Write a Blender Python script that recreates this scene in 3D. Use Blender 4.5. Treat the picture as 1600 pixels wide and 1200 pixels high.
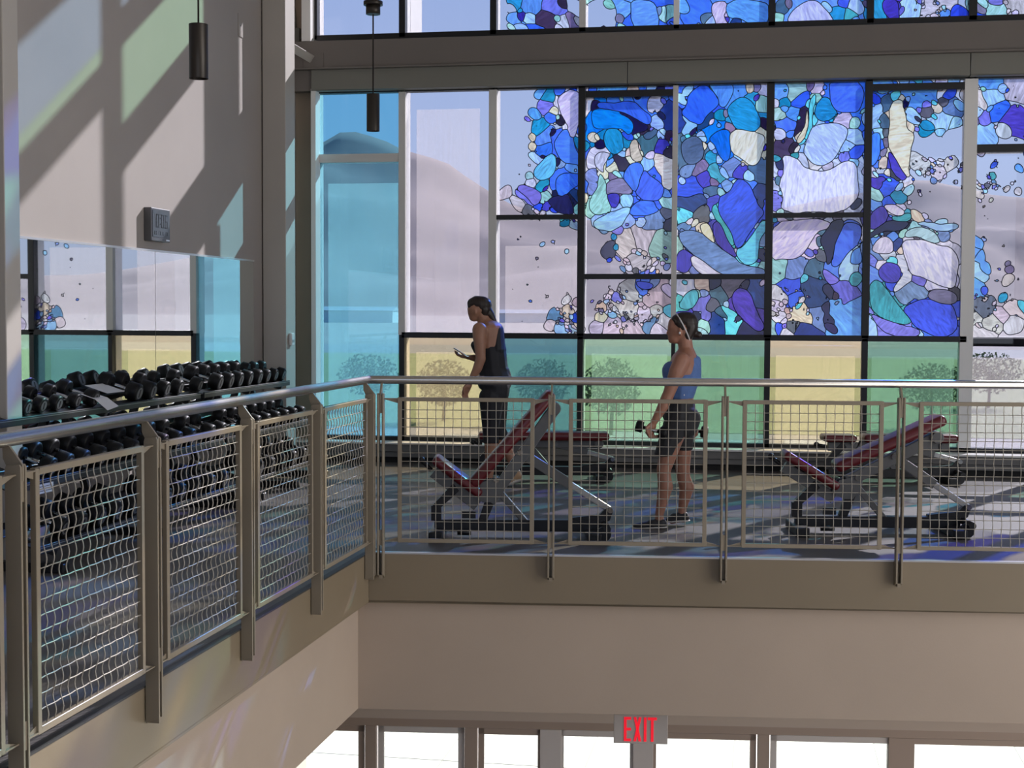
import bpy, bmesh, math, random
import numpy as np
from mathutils import Vector, Matrix
random.seed(7); np.random.seed(7)
for o in list(bpy.data.objects): bpy.data.objects.remove(o)
SC = bpy.context.scene
COL = SC.collection

# ------------------------------------------------------------------ camera
CF, CYAW, CPITCH, CROLL, CH = 2248.10, 0.177543, -0.0499698, 0.0048121, 1.63738
Fv = Vector((-math.sin(CYAW)*math.cos(CPITCH), math.cos(CYAW)*math.cos(CPITCH), math.sin(CPITCH)))
Rv0 = Vector((math.cos(CYAW), math.sin(CYAW), 0)); Uv0 = Rv0.cross(Fv)
Rv = Rv0*math.cos(CROLL)+Uv0*math.sin(CROLL); Uv = Uv0*math.cos(CROLL)-Rv0*math.sin(CROLL)
CAM = Vector((0, 0, CH))
cd = bpy.data.cameras.new('camera'); cam = bpy.data.objects.new('camera', cd); COL.objects.link(cam)
cd.sensor_width = 36; cd.lens = 36*CF/1600; cd.clip_end = 20000; cd.clip_start = .05
cam.matrix_world = Matrix(((Rv.x, Uv.x, -Fv.x, 0), (Rv.y, Uv.y, -Fv.y, 0), (Rv.z, Uv.z, -Fv.z, CH), (0, 0, 0, 1)))
SC.camera = cam

# ------------------------------------------------------------------ world, sun, exposure
SUNV = Vector((1, 2.07, 1.35)).normalized()          # towards the sun (morning, beyond the glass wall)
W = bpy.data.worlds.new('sky'); SC.world = W; W.use_nodes = True
nt = W.node_tree; nt.nodes.clear()
wo = nt.nodes.new('ShaderNodeOutputWorld'); bg = nt.nodes.new('ShaderNodeBackground')
tc = nt.nodes.new('ShaderNodeTexCoord'); sp = nt.nodes.new('ShaderNodeSeparateXYZ'); rp = nt.nodes.new('ShaderNodeValToRGB')
nt.links.new(tc.outputs['Generated'], sp.inputs[0]); nt.links.new(sp.outputs['Z'], rp.inputs[0])
nt.links.new(rp.outputs[0], bg.inputs[0]); nt.links.new(bg.outputs[0], wo.inputs[0])
el = rp.color_ramp.elements
el[0].position = 0.0; el[0].color = (.62, .66, .74, 1)
el[1].position = 1.0; el[1].color = (.16, .30, .72, 1)
e = el.new(.10); e.color = (.60, .72, .95, 1)
e = el.new(.35); e.color = (.36, .54, .92, 1)
bg.inputs[1].default_value = 2.2
sl = bpy.data.lights.new('sun', 'SUN'); sl.energy = 22.0; sl.angle = math.radians(.6); sl.color = (1, .93, .84)
so = bpy.data.objects.new('sun', sl); COL.objects.link(so); so.rotation_euler = (-SUNV).to_track_quat('-Z', 'Y').to_euler()
vs = SC.view_settings; vs.view_transform = 'Standard'; vs.look = 'None'; vs.gamma = 1; vs.use_curve_mapping = False
vs.exposure = -0.1

# fill lamps added in unseen wall openings, right of and behind the camera
def area(name, loc, direction, sx, sy, e, col):
    l = bpy.data.lights.new(name, 'AREA'); l.shape = 'RECTANGLE'; l.size = sx; l.size_y = sy; l.energy = e; l.color = col
    o = bpy.data.objects.new(name, l); COL.objects.link(o); o.location = loc
    o.rotation_euler = Vector(direction).to_track_quat('-Z', 'Y').to_euler(); return o
area('fill_side', (7.15, 6.6, 2.3), (-1, 0, -.08), 6, 4.5, 300, (1, .93, .84))
area('fill_lower', (7.15, 5.0, -2.2), (-1, 0, .12), 7, 2.6, 190, (1, .90, .78))  # added fill, stands in for sun bounced from the doors onto the lower wall
area('fill_back', (1, -7.15, 2.9), (0, 1, .0), 8, 4, 9, (1, .95, .88))

# ------------------------------------------------------------------ measures
XW = -5.178                 # mirror wall
YW = 15.317                 # plane of the glass wall
XL, YC, PHI = -2.667, 9.382, .1136
D2 = Vector((math.cos(PHI), math.sin(PHI), 0)); N2 = Vector((-math.sin(PHI), math.cos(PHI), 0))
C0 = Vector((XL, YC, 0))
HH, ZF = 1.177, -.34
def ray(px, py): return Fv+Rv*((px-800)/CF)-Uv*((py-600)/CF)
def onY(px, py, Y):
    d = ray(px, py); return CAM+d*(Y/d.y)
def onX(px, py, X):
    d = ray(px, py); return CAM+d*(X/d.x)
def onZ(px, py, Z):
    d = ray(px, py); return CAM+d*((Z-CH)/d.z)

# ------------------------------------------------------------------ materials
MATS = {}
def mat(name, col, rough=.5, metal=0., noise=0., scale=8., bump=0., spec=.5, bscale=None, coat=0., stretch=(1,1,1)):
    if name in MATS: return MATS[name]
    m = bpy.data.materials.new(name); m.use_nodes = True; t = m.node_tree
    b = t.nodes['Principled BSDF']
    b.inputs['Base Color'].default_value = (*col, 1); b.inputs['Roughness'].default_value = rough
    b.inputs['Metallic'].default_value = metal; b.inputs['Specular IOR Level'].default_value = spec
    b.inputs['Coat Weight'].default_value = coat
    if noise or bump:
        tcn = t.nodes.new('ShaderNodeTexCoord'); mp = t.nodes.new('ShaderNodeMapping'); mp.inputs['Scale'].default_value = stretch
        nz = t.nodes.new('ShaderNodeTexNoise'); nz.inputs['Scale'].default_value = scale; nz.inputs['Detail'].default_value = 5
        t.links.new(tcn.outputs['Object'], mp.inputs[0]); t.links.new(mp.outputs[0], nz.inputs['Vector'])
        if noise:
            mx = t.nodes.new('ShaderNodeMix'); mx.data_type = 'RGBA'
            mx.inputs[6].default_value = (*[c*(1-noise) for c in col], 1); mx.inputs[7].default_value = (*[min(1, c*(1+noise)) for c in col], 1)
            mr = t.nodes.new('ShaderNodeMapRange'); mr.inputs[1].default_value = .3; mr.inputs[2].default_value = .7
            t.links.new(nz.outputs[0], mr.inputs[0]); t.links.new(mr.outputs[0], mx.inputs[0]); t.links.new(mx.outputs[2], b.inputs['Base Color'])
        if bump:
            n2 = t.nodes.new('ShaderNodeTexNoise'); n2.inputs['Scale'].default_value = bscale or scale*6; n2.inputs['Detail'].default_value = 4
            t.links.new(mp.outputs[0], n2.inputs['Vector'])
            bp = t.nodes.new('ShaderNodeBump'); bp.inputs['Strength'].default_value = bump; bp.inputs['Distance'].default_value = .01
            t.links.new(n2.outputs[0], bp.inputs['Height']); t.links.new(bp.outputs[0], b.inputs['Normal'])
    MATS[name] = m; return m
def glass_mat(name, col, gloss=.06):
    m = bpy.data.materials.new(name); m.use_nodes = True; t = m.node_tree; t.nodes.clear()
    o = t.nodes.new('ShaderNodeOutputMaterial'); tr = t.nodes.new('ShaderNodeBsdfTransparent'); gl = t.nodes.new('ShaderNodeBsdfGlossy')
    mx = t.nodes.new('ShaderNodeMixShader'); fr = t.nodes.new('ShaderNodeFresnel'); fr.inputs[0].default_value = 1.45
    tr.inputs[0].default_value = (*col, 1); gl.inputs['Roughness'].default_value = .01; gl.inputs[0].default_value = (.8, .8, .8, 1)
    t.links.new(fr.outputs[0], mx.inputs[0]); t.links.new(tr.outputs[0], mx.inputs[1]); t.links.new(gl.outputs[0], mx.inputs[2]); t.links.new(mx.outputs[0], o.inputs[0])
    MATS[name] = m; return m
def screen_mat(name, col, transp, weave=260.):
    """fine woven sun screen: open weave between threads that scatter the daylight"""
    m = bpy.data.materials.new(name); m.use_nodes = True; t = m.node_tree; t.nodes.clear()
    o = t.nodes.new('ShaderNodeOutputMaterial'); tr = t.nodes.new('ShaderNodeBsdfTransparent'); tl = t.nodes.new('ShaderNodeBsdfTranslucent')
    df = t.nodes.new('ShaderNodeBsdfDiffuse'); ad = t.nodes.new('ShaderNodeMixShader'); mx = t.nodes.new('ShaderNodeMixShader')
    tl.inputs[0].default_value = (*col, 1); df.inputs[0].default_value = (*col, 1); ad.inputs[0].default_value = .3
    nz = t.nodes.new('ShaderNodeTexNoise'); nz.inputs['Scale'].default_value = 30; tcn = t.nodes.new('ShaderNodeTexCoord')
    mp = t.nodes.new('ShaderNodeMapping'); mp.inputs['Scale'].default_value = (1, 1, .06); t.links.new(tcn.outputs['Object'], mp.inputs[0]); t.links.new(mp.outputs[0], nz.inputs[0])
    mr = t.nodes.new('ShaderNodeMapRange'); mr.inputs[3].default_value = 1-transp-.05; mr.inputs[4].default_value = 1-transp+.05
    t.links.new(nz.outputs[0], mr.inputs[0]); t.links.new(mr.outputs[0], mx.inputs[0])
    t.links.new(tl.outputs[0], ad.inputs[1]); t.links.new(df.outputs[0], ad.inputs[2])
    t.links.new(tr.outputs[0], mx.inputs[1]); t.links.new(ad.outputs[0], mx.inputs[2]); t.links.new(mx.outputs[0], o.inputs[0])
    MATS[name] = m; return m

WALL = mat('wall_paint', (.345, .31, .285), .85, noise=.03, scale=1.5, bump=.05, bscale=90)
WALL2 = mat('lower_wall_paint', (.40, .315, .24), .85, noise=.03, scale=1.5, bump=.05, bscale=90)
COLM = mat('column_paint', (.42, .385, .345), .6, noise=.03, scale=2)
FASC = mat('fascia_paint', (.20, .155, .098), .42, noise=.05, scale=1.2, spec=.5)
RAILP = mat('railing_paint', (.225, .185, .13), .42, noise=.04, scale=4, spec=.5)
WIRE = mat('crimped_wire', (.29, .265, .22), .45, metal=.2)
STEEL = mat('brushed_steel', (.52, .485, .44), .27, metal=.95, noise=.05, scale=3, stretch=(1, 1, 1))
BEAM = mat('beam_paint', (.165, .145, .13), .7, noise=.04, scale=1.5)
VAL = mat('shade_pocket_paint', (.19, .185, .16), .55, noise=.03, scale=1.5)
BLACKF = mat('black_window_frame', (.012, .012, .014), .4, metal=.2)
ALU = mat('aluminium_frame', (.62, .60, .58), .5, metal=.1)
SILL = mat('sill_paint', (.80, .79, .77), .45)
LEDGE = mat('ledge_paint', (.16, .155, .15), .6, noise=.04, scale=3)
DARK = mat('dark_recess', (.012, .012, .012), .8)
RUB = mat('rubber_floor', (.108, .101, .098), .5, noise=.10, scale=2.2, bump=.08, bscale=160, spec=.18)
EDGE = mat('floor_edge_metal', (.62, .62, .64), .3, metal=.8)
CEIL = mat('ceiling_paint', (.55, .53, .50), .9)
CHROME = mat('chrome', (.5, .5, .5), .12, metal=1.)
URE = mat('black_urethane', (.005, .005, .006), .45, spec=.22)
RACK = mat('rack_black_steel', (.012, .012, .013), .4, metal=.2)
PADR = mat('dark_red_vinyl', (.105, .005, .009), .34, noise=.08, scale=9, bump=.1, bscale=120, spec=.6)
GREYM = mat('grey_bench_frame', (.11, .11, .11), .38, metal=.35)
BBLK = mat('black_bench_steel', (.012, .012, .014), .38, metal=.2)

# ------------------------------------------------------------------ mesh helpers
class MB:
    def __init__(s): s.v = []; s.f = []; s.sm = []
    def add(s, v, f, smooth=False):
        n = len(s.v); s.v += [tuple(p) for p in v]; s.f += [tuple(i+n for i in q) for q in f]; s.sm += [smooth]*len(f); return s
    def box(s, x0, x1, y0, y1, z0, z1):
        v = [(x, y, z) for x in (x0, x1) for y in (y0, y1) for z in (z0, z1)]
        return s.add(v, [(0, 1, 3, 2), (4, 6, 7, 5), (0, 4, 5, 1), (2, 3, 7, 6), (0, 2, 6, 4), (1, 5, 7, 3)])
    def obox(s, o, a, b, c):
        """box from corner o spanned by vectors a, b, c"""
        o, a, b, c = map(Vector, (o, a, b, c))
        v = [o+a*i+b*j+c*k for i in (0, 1) for j in (0, 1) for k in (0, 1)]
        return s.add(v, [(0, 1, 3, 2), (4, 6, 7, 5), (0, 4, 5, 1), (2, 3, 7, 6), (0, 2, 6, 4), (1, 5, 7, 3)])
    def bar(s, p0, p1, w, t, up=(0, 1, 0)):
        """flat bar p0->p1; t = thickness along `up`, w = width across"""
        p0, p1, up = Vector(p0), Vector(p1), Vector(up).normalized(); d = (p1-p0).normalized(); q = d.cross(up).normalized()
        return s.obox(p0-q*w/2-up*t/2, p1-p0, q*w, up*t)
    def tube(s, pts, r, n=10, caps=True):
        pts = [Vector(p) for p in pts]; rs = r if isinstance(r, (list, tuple)) else [r]*len(pts); base = len(s.v); prev = None
        for i, p in enumerate(pts):
            d = (pts[min(i+1, len(pts)-1)]-pts[max(i-1, 0)]).normalized()
            if prev is None:
                u = d.cross(Vector((0, 0, 1)));  u = u if u.length > .05 else d.cross(Vector((1, 0, 0)))
            else: u = prev-d*prev.dot(d)
            u.normalize(); prev = u; w = d.cross(u)
            for k in range(n):
                a = 2*math.pi*k/n; s.v.append(tuple(p+(u*math.cos(a)+w*math.sin(a))*rs[i]))
        for i in range(len(pts)-1):
            for k in range(n):
                a = base+i*n+k; b = base+i*n+(k+1) % n; s.f.append((a, b, b+n, a+n)); s.sm.append(True)
        if caps:
            s.f.append(tuple(base+k for k in range(n))[::-1]); s.sm.append(False)
            s.f.append(tuple(base+(len(pts)-1)*n+k for k in range(n))); s.sm.append(False)
        return s
    def prism(s, poly, a, b, ax):
        """poly: list of 3D points; extruded by vector ax*(a..b)"""
        ax = Vector(ax); n = len(poly); v = [Vector(p)+ax*a for p in poly]+[Vector(p)+ax*b for p in poly]
        f = [tuple(range(n))[::-1], tuple(range(n, 2*n))]+[(i, (i+1) % n, n+(i+1) % n, n+i) for i in range(n)]
        return s.add(v, f)
    def ball(s, c, r, n=12, m=8):
        c = Vector(c); r = Vector(r) if isinstance(r, (tuple, list, Vector)) else Vector((r, r, r)); b = len(s.v)
        for i in range(m+1):
            t = math.pi*i/m
            for k in range(n):
                a = 2*math.pi*k/n; s.v.append((c.x+r.x*math.sin(t)*math.cos(a), c.y+r.y*math.sin(t)*math.sin(a), c.z+r.z*math.cos(t)))
        for i in range(m):
            for k in range(n):
                s.f.append((b+i*n+k, b+(i+1)*n+k, b+(i+1)*n+(k+1) % n, b+i*n+(k+1) % n)); s.sm.append(True)
        return s
    def build(s, name, m, parent=None, bevel=0., seg=2, loc=None, rotz=None):
        me = bpy.data.meshes.new(name); me.from_pydata(s.v, [], s.f)
        me.polygons.foreach_set('use_smooth', s.sm); me.materials.append(m)
        bm = bmesh.new(); bm.from_mesh(me); bmesh.ops.remove_doubles(bm, verts=bm.verts, dist=1e-5); bmesh.ops.recalc_face_normals(bm, faces=bm.faces)
        bm.to_mesh(me); bm.free(); me.update()
        o = bpy.data.objects.new(name, me); COL.objects.link(o)
        if parent: o.parent = parent
        if loc is not None: o.location = loc
        if rotz is not None: o.rotation_euler = (0, 0, rotz)
        if bevel:
            b = o.modifiers.new('bevel', 'BEVEL'); b.width = bevel; b.segments = seg; b.limit_method = 'ANGLE'; b.angle_limit = .6
            b.harden_normals = False
        return o
def empty(name, loc=(0, 0, 0), rotz=0):
    o = bpy.data.objects.new(name, None); COL.objects.link(o); o.location = loc; o.rotation_euler = (0, 0, rotz); o.empty_display_size = .1; return o
def tag(o, label, cat, group=None, kind=None):
    o['label'] = label; o['category'] = cat
    if group: o['group'] = group
    if kind: o['kind'] = kind
    return o
def struct(o): o['kind'] = 'structure'; return o
def copy_tree(o, parent=None):
    c = o.copy(); COL.objects.link(c)
    if parent: c.parent = parent
    for ch in list(o.children): copy_tree(ch, c)
    return c
def evaluated(o):
    """freeze the modifiers of a mesh object"""
    dg = bpy.context.evaluated_depsgraph_get(); dg.update(); ev = o.evaluated_get(dg); me = bpy.data.meshes.new_from_object(ev)
    o.modifiers.clear(); o.data = me; return o

# ------------------------------------------------------------------ the shell
XR = 7.0; YB = -7.0; ZC = 7.8
# upper deck: strip along the mirror wall and the far balcony (rubber floor on a slab)
def deck(z0, z1, inset=0.):
    e = C0+D2*((XR-XL)/math.cos(PHI))
    return [(XW, YB, z0), (XL-inset, YB, z0), (XL-inset, YC+inset, z0), (e.x, e.y+inset, z0), (XR, YW+.2, z0), (XW, YW+.2, z0)], z1-z0
p, h = deck(-.03, 0., .03); struct(MB().prism(p, 0, h, (0, 0, 1)).build('floor', RUB))
p, h = deck(ZF+.02, -.03, .05); struct(MB().prism(p, 0, h, (0, 0, 1)).build('trim_1', DARK))
# fascia channels
eF = C0+D2*((XR-XL)/math.cos(PHI))
m = MB(); m.box(XL-.03, XL, YB, YC+.0, ZF, -.006); m.box(XL-.10, XL, YB, YC, ZF, ZF+.02); struct(m.build('trim_2', FASC, bevel=.003))
m = MB(); m.obox(C0+Vector((0, 0, ZF)), eF-C0, N2*.03, (0, 0, -ZF-.006)); m.obox(C0+Vector((0, 0, ZF)), eF-C0, N2*.10, (0, 0, .02)); struct(m.build('trim_3', FASC, bevel=.003))
m = MB(); m.box(XL-.035, XL+.003, YB, YC, -.006, .003); struct(m.build('trim_4', mat('rubber_edge', (.03, .03, .03), .6)))
m = MB(); m.obox(C0-N2*.004+Vector((0, 0, -.006)), eF-C0, N2*.039, (0, 0, .012)); struct(m.build('trim_5', EDGE))
# walls hanging under the deck edge
ZLW = -1.09
m = MB(); m.box(-2.90, -2.757, YB, YC+.1, ZLW, ZF+.01); struct(m.build('wall_lower_left', WALL2))
q0 = C0+N2*.06-D2*.12
m = MB(); m.obox(q0+Vector((0, 0, ZLW)), eF-C0+D2*.12, N2*.15, (0, 0, ZF+.01-ZLW)); struct(m.build('wall_lower_far', WALL2))
# mirror wall, glass-wall ends, ceiling, side and back
m = MB(); m.box(XW-.2, XW, YB, YW+.3, -4.0, ZC); struct(m.build('wall_left', WALL))
XJ = -4.95
m = MB(); m.box(XW, XJ, YW-.02, YW+.25, -.02, ZC); struct(m.build('wall_far', WALL2))
m = MB(); m.box(XW-.2, XR+.2, YB, YW+.3, ZC, ZC+.15); struct(m.build('ceiling', CEIL))
m = MB(); m.box(XR, XR+.2, YB, 1.4, -4.0, ZC); m.box(XR, XR+.2, 1.4, 3.4, -.8, ZC); m.box(XR, XR+.2, 9.8, YW+.3, -4.0, ZC); m.box(XR, XR+.2, 3.4, 9.8, -.8, 0); m.box(XR, XR+.2, 1.4, 9.8, -4.0, -3.6); m.box(XR, XR+.2, 3.4, 9.8, 4.7, ZC); struct(m.build('wall_right', WALL))
m = MB(); [m.box(XR+.05, XR+.13, y-.03, y+.03, 0, 4.7) for y in (3.43, 5.0, 6.6, 8.2, 9.77)]; m.box(XR+.05, XR+.13, 3.4, 9.8, 2.3, 2.36); [m.box(XR+.05, XR+.13, y-.03, y+.03, -3.6, -.8) for y in (1.43, 3.5, 5.6, 7.7, 9.77)]; struct(m.build('window_31', ALU))  # frames added in the unseen right wall openings, around the side fill lamps
m = MB(); m.box(XW-.2, XR+.2, YB-.2, YB, -4.0, .9); m.box(XW-.2, XR+.2, YB-.2, YB, 5.6, ZC); m.box(XW-.2, XW+1, YB-.2, YB, .9, 5.6); m.box(XR-1, XR+.2, YB-.2, YB, .9, 5.6)
struct(m.build('wall_back', WALL))
# beam across the glass wall, shade pockets under it
m = MB(); m.box(XW, XR, 15.1, YW+.2, 4.262, 4.555); m.box(XW, XR, 15.06, 15.30, 4.248, 4.268); struct(m.build('trim_6', BEAM, bevel=.004))
xs = [XJ-.0, onY(980, 110, 15.1).x, onY(1517, 110, 15.1).x, XR]
for a, b in zip(xs[:-1], xs[1:]):
    m = MB(); m.box(a+.004, b-.004, 15.13, 15.28, 4.03, 4.25); m.box(a+.004, b-.004, 15.13, 15.36, 4.03, 4.045); struct(m.build('trim_7', VAL, bevel=.004))
m = MB(); m.box(XJ-.23, XJ-.005, 15.16, YW-.02, 4.03, 4.25); struct(m.build('trim_8', BEAM))
# columns
m = MB(); m.box(-5.165, -4.918, 14.2, 14.5, 0, ZC); struct(m.build('trim_9', COLM, bevel=.006))
m = MB(); m.box(-5.176, -4.80, 8.47, 8.66, 0, ZC); struct(m.build('trim_10', COLM, bevel=.006))
# ledge under the glass
m = MB(); m.box(XJ-.22, XR, 15.0, YW+.1, .205, .225); struct(m.build('trim_11', SILL, bevel=.004))
m = MB(); m.box(XJ-.22, XR, 15.03, YW+.1, .125, .205); struct(m.build('trim_12', LEDGE))
m = MB(); m.box(XJ-.22, XR, 15.055, YW+.1, .065, .118); struct(m.build('trim_13', LEDGE))
m = MB(); m.box(XJ-.22, XR, 15.10, YW+.1, 0.0, .124); struct(m.build('baseboard_far', DARK))
# brace tube and plate, junction box with conduit, on the column side
t = empty('diagonal_brace', (0, 0, 0)); tag(t, 'short light grey square steel brace from column up at the beam end', 'brace')
a = onY(446, 68, 14.5); b = onY(488, 93, 15.08)
m = MB(); m.bar(a, b, .09, .09); m.build('brace_tube', COLM, t, bevel=.006)
m = MB(); m.box(b.x-.10, b.x+.12, 15.085, 15.1, b.z-.10, b.z+.07); m.build('end_plate', BEAM, t)
b = onY(462, 55, 15.25); t = empty('junction_box', b); tag(t, 'small beige electrical box with thin conduit beside the upper window', 'electrical box')
m = MB(); m.box(-.05, .05, -.03, .045, -.075, .075); m.build('box', VAL, t, bevel=.004)
m = MB(); m.tube([(0, 0, .07), (-.01, 0, .25), (-.06, 0, .45), (-.07, 0, 1.2)], .012, 8); m.tube([(.05, 0, -.04), (.14, 0, -.03), (.25, 0, -.08)], .01, 8); m.build('conduit', VAL, t)

# ------------------------------------------------------------------ glass wall
T_CLEAR = (.60, .62, .62); 
G = {
 'teal': glass_mat('glass_teal', (.27, .41, .44)),
 'blue': glass_mat('glass_blue', (.33, .52, .60)),
 'sea': glass_mat('glass_sea', (.35, .47, .42)),
 'green': glass_mat('glass_green', (.45, .56, .49)),
 'clear': glass_mat('glass_clear', (.58, .59, .64)),
 'cream': glass_mat('glass_cream', (.60, .56, .47)),
 'pink': glass_mat('glass_pink', (.50, .47, .50)),
 'palegreen': glass_mat('glass_pale_green', (.42, .56, .50)), 'paleblue': glass_mat('glass_pale_blue', (.38, .48, .60)),
 'white': glass_mat('glass_white', (.92, .95, .93)),
}
SCR = {
 'teal': screen_mat('screen_teal', (.50, .60, .62), .84),
 'pale': screen_mat('screen_pale', (.56, .62, .62), .78),
 'warm': screen_mat('screen_warm', (.62, .56, .54), .82),
 'cream': screen_mat('screen_cream', (.72, .70, .62), .84),
 'green': screen_mat('screen_green', (.60, .66, .61), .84),
}
ZS, ZT, ZB = .225, 1.382, 4.05          # sill, transom, head of the lower row
ZU0, ZU1 = 4.60, 7.5
MX = [XJ, -3.965, -2.962, -2.001, -1.012, -.031, .960, 1.966, 2.96, 3.95, 4.94, 5.93, XR]
def mullion(x, z0, z1, face, wi, n, fin=True, finw=None):
    s = struct(empty('trim_%d' % n, (x, YW, z0)))
    m = MB(); m.box(-wi/2, wi/2, -.06, .045, 0, z1-z0); m.build('mullion', face, s, bevel=.003)
    if fin:
        m = MB(); fw = finw or wi*.8; m.box(-fw/2, fw/2, .046, .20, 0, z1-z0); m.build('exterior_cap', ALU, s)
    return s
k = 20
for i, x in enumerate(MX[:-1]):
    up = {0: (BLACKF, .045), 1: (ALU, .075), 2: (ALU, .085), 3: (BLACKF, .075), 4: (ALU, .055), 5: (BLACKF, .08), 6: (BLACKF, .075), 7: (SILL, .13)}.get(i, (BLACKF, .07))
    lo = {0: (BLACKF, .045), 2: (BLACKF, .05), 4: (BLACKF, .04), 7: (SILL, .13)}.get(i, (BLACKF, .062))
    mullion(x, ZT, ZB, up[0], up[1], k); k += 1
    mullion(x, ZS, ZT, lo[0], lo[1], k); k += 1
    tp = {0: (BLACKF, .06), 3: (ALU, .07), 4: (SILL, .06), 7: (BLACKF, .08)}.get(i, (BLACKF, .07))
    mullion(x, ZU0, ZU1, tp[0], tp[1], k); k += 1
# horizontal members of each bay: (z, material, height)
HOR = {0: [(3.31, ALU, .09)], 1: [], 2: [(2.655, BLACKF, .05)], 3: [(3.945, BLACKF, .07), (2.02, BLACKF, .055)], 4: [(2.02, BLACKF, .055)],
       5: [(2.655, BLACKF, .05)], 6: [(3.95, BLACKF, .07)], 7: [(3.315, BLACKF, .08)], 8: [(2.0, BLACKF, .05)]}
LOWG = ['teal', 'cream', 'teal', 'green', 'sea', 'cream', 'sea', 'clear', 'sea', 'cream', 'teal', 'clear']
UPG = ['blue', 'clear', 'clear', 'clear', 'clear', 'clear', 'clear', 'clear', 'clear', 'clear', 'clear', 'clear']
LOWS = ['teal', 'cream', 'teal', 'green', 'green', 'cream', 'green', 'warm', 'green', 'cream', 'teal', 'warm']
for i in range(12):
    x0, x1 = MX[i], MX[i+1]
    w = struct(empty('window_%d' % (i+1), (0, YW, 0)))
    m = MB()
    m.box(x0, x1, -.06, .05, ZS, ZS+.045); m.box(x0, x1, -.06, .05, ZB-.035, ZB)
    if i > 0 and i != 7: m.box(x0, x1, -.06, .05, ZT-.03, ZT+.03)
    if i == 7: m.box(x0, x1, .02, .06, 1.31, 1.39)
    m.build('window_frame', BLACKF, w)
    for (z, mt, hgt) in HOR.get(i, []):
        m = MB(); m.box(x0, x1, -.05, .05, z-hgt/2, z+hgt/2); m.build('transom', mt, w)
        m = MB(); m.box(x0, x1, .051, .20, z-hgt*.4, z+hgt*.4); m.build('exterior_cap', ALU, w)
    if i > 0:
        m = MB(); m.box(x0, x1, .051, .20, ZT-.024, ZT+.024); m.build('exterior_cap', ALU, w)
    m = MB(); m.box(x0, x1, .0, .006, ZT, ZB); m.build('pane', G[UPG[i]], w)
    m = MB(); m.box(x0, x1, .0, .006, ZS, ZT); m.build('pane', G[LOWG[i]] if i else G['blue'], w)
    # woven sun screens standing behind the glass, stopping short of the head
    z0s = ZS+.03
    if i == 0:
        m = MB(); m.box(x0+.06, x1-.12, .24, .243, z0s, 3.06); m.build('sun_screen', SCR['pale'], w)
    else:
        m = MB(); m.box(x0+.09, x1-.08, .24, .243, z0s, 1.19); m.build('sun_screen', SCR[LOWS[i]], w)
    if i == 1:
        m = MB(); m.box(x0+.09, x1-.20, .24, .243, ZT, 3.86); m.build('sun_screen', SCR['warm'], w)
    if i == 2:
        m = MB(); m.box(x0+.09, x1-.08, .24, .243, ZT, 2.36); m.build('sun_screen', SCR['warm'], w)
# upper row above the beam
UH = {0: [(5.75, .35)], 1: [(5.78, .33), (6.75, .25)], 2: [(6.45, .30)], 3: [(6.2, .3)], 4: [(5.9, .3)]}
for i in range(12):
    x0, x1 = MX[i], MX[i+1]
    w = struct(empty('window_%d' % (i+13), (0, YW, 0)))
    m = MB(); m.box(x0, x1, -.06, .05, ZU0-.04, ZU0+.045); m.box(x0, x1, -.06, .05, ZU1-.05, ZU1)
    for (z, hgt) in UH.get(i, [(6.1, .1)]): m.box(x0, x1, -.05, .05, z-hgt/2, z+hgt/2)
    m.build('window_frame', BLACKF, w)
    zs_ = [(ZU0, ZU1, 'clear')] if i > 2 or i == 0 else [(ZU0, UH[i][0][0], 'clear'), (UH[i][0][0], 6.75, 'palegreen'), (6.75, ZU1, 'paleblue')]
    for za, zb_, g_ in zs_: MB().box(x0, x1, .0, .006, za, zb_).build('pane', G[g_], w)
struct(MB().box(XW, XR, YW-.04, YW+.2, ZU1, ZC).build('trim_90', WALL))
struct(MB().box(MX[1]-.03, MX[1]+.03, YW+.2, YW+.72, ZU0, ZU1).build('trim_93', ALU))
struct(MB().box(XJ-.003, XJ+.05, YW-.18, YW-.02, ZS, ZB).build('trim_91', SILL))
struct(MB().box(XJ-.1, XJ, YW-.2, YW-.02, ZU0-.04, ZU1).build('trim_92', SILL))

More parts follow.
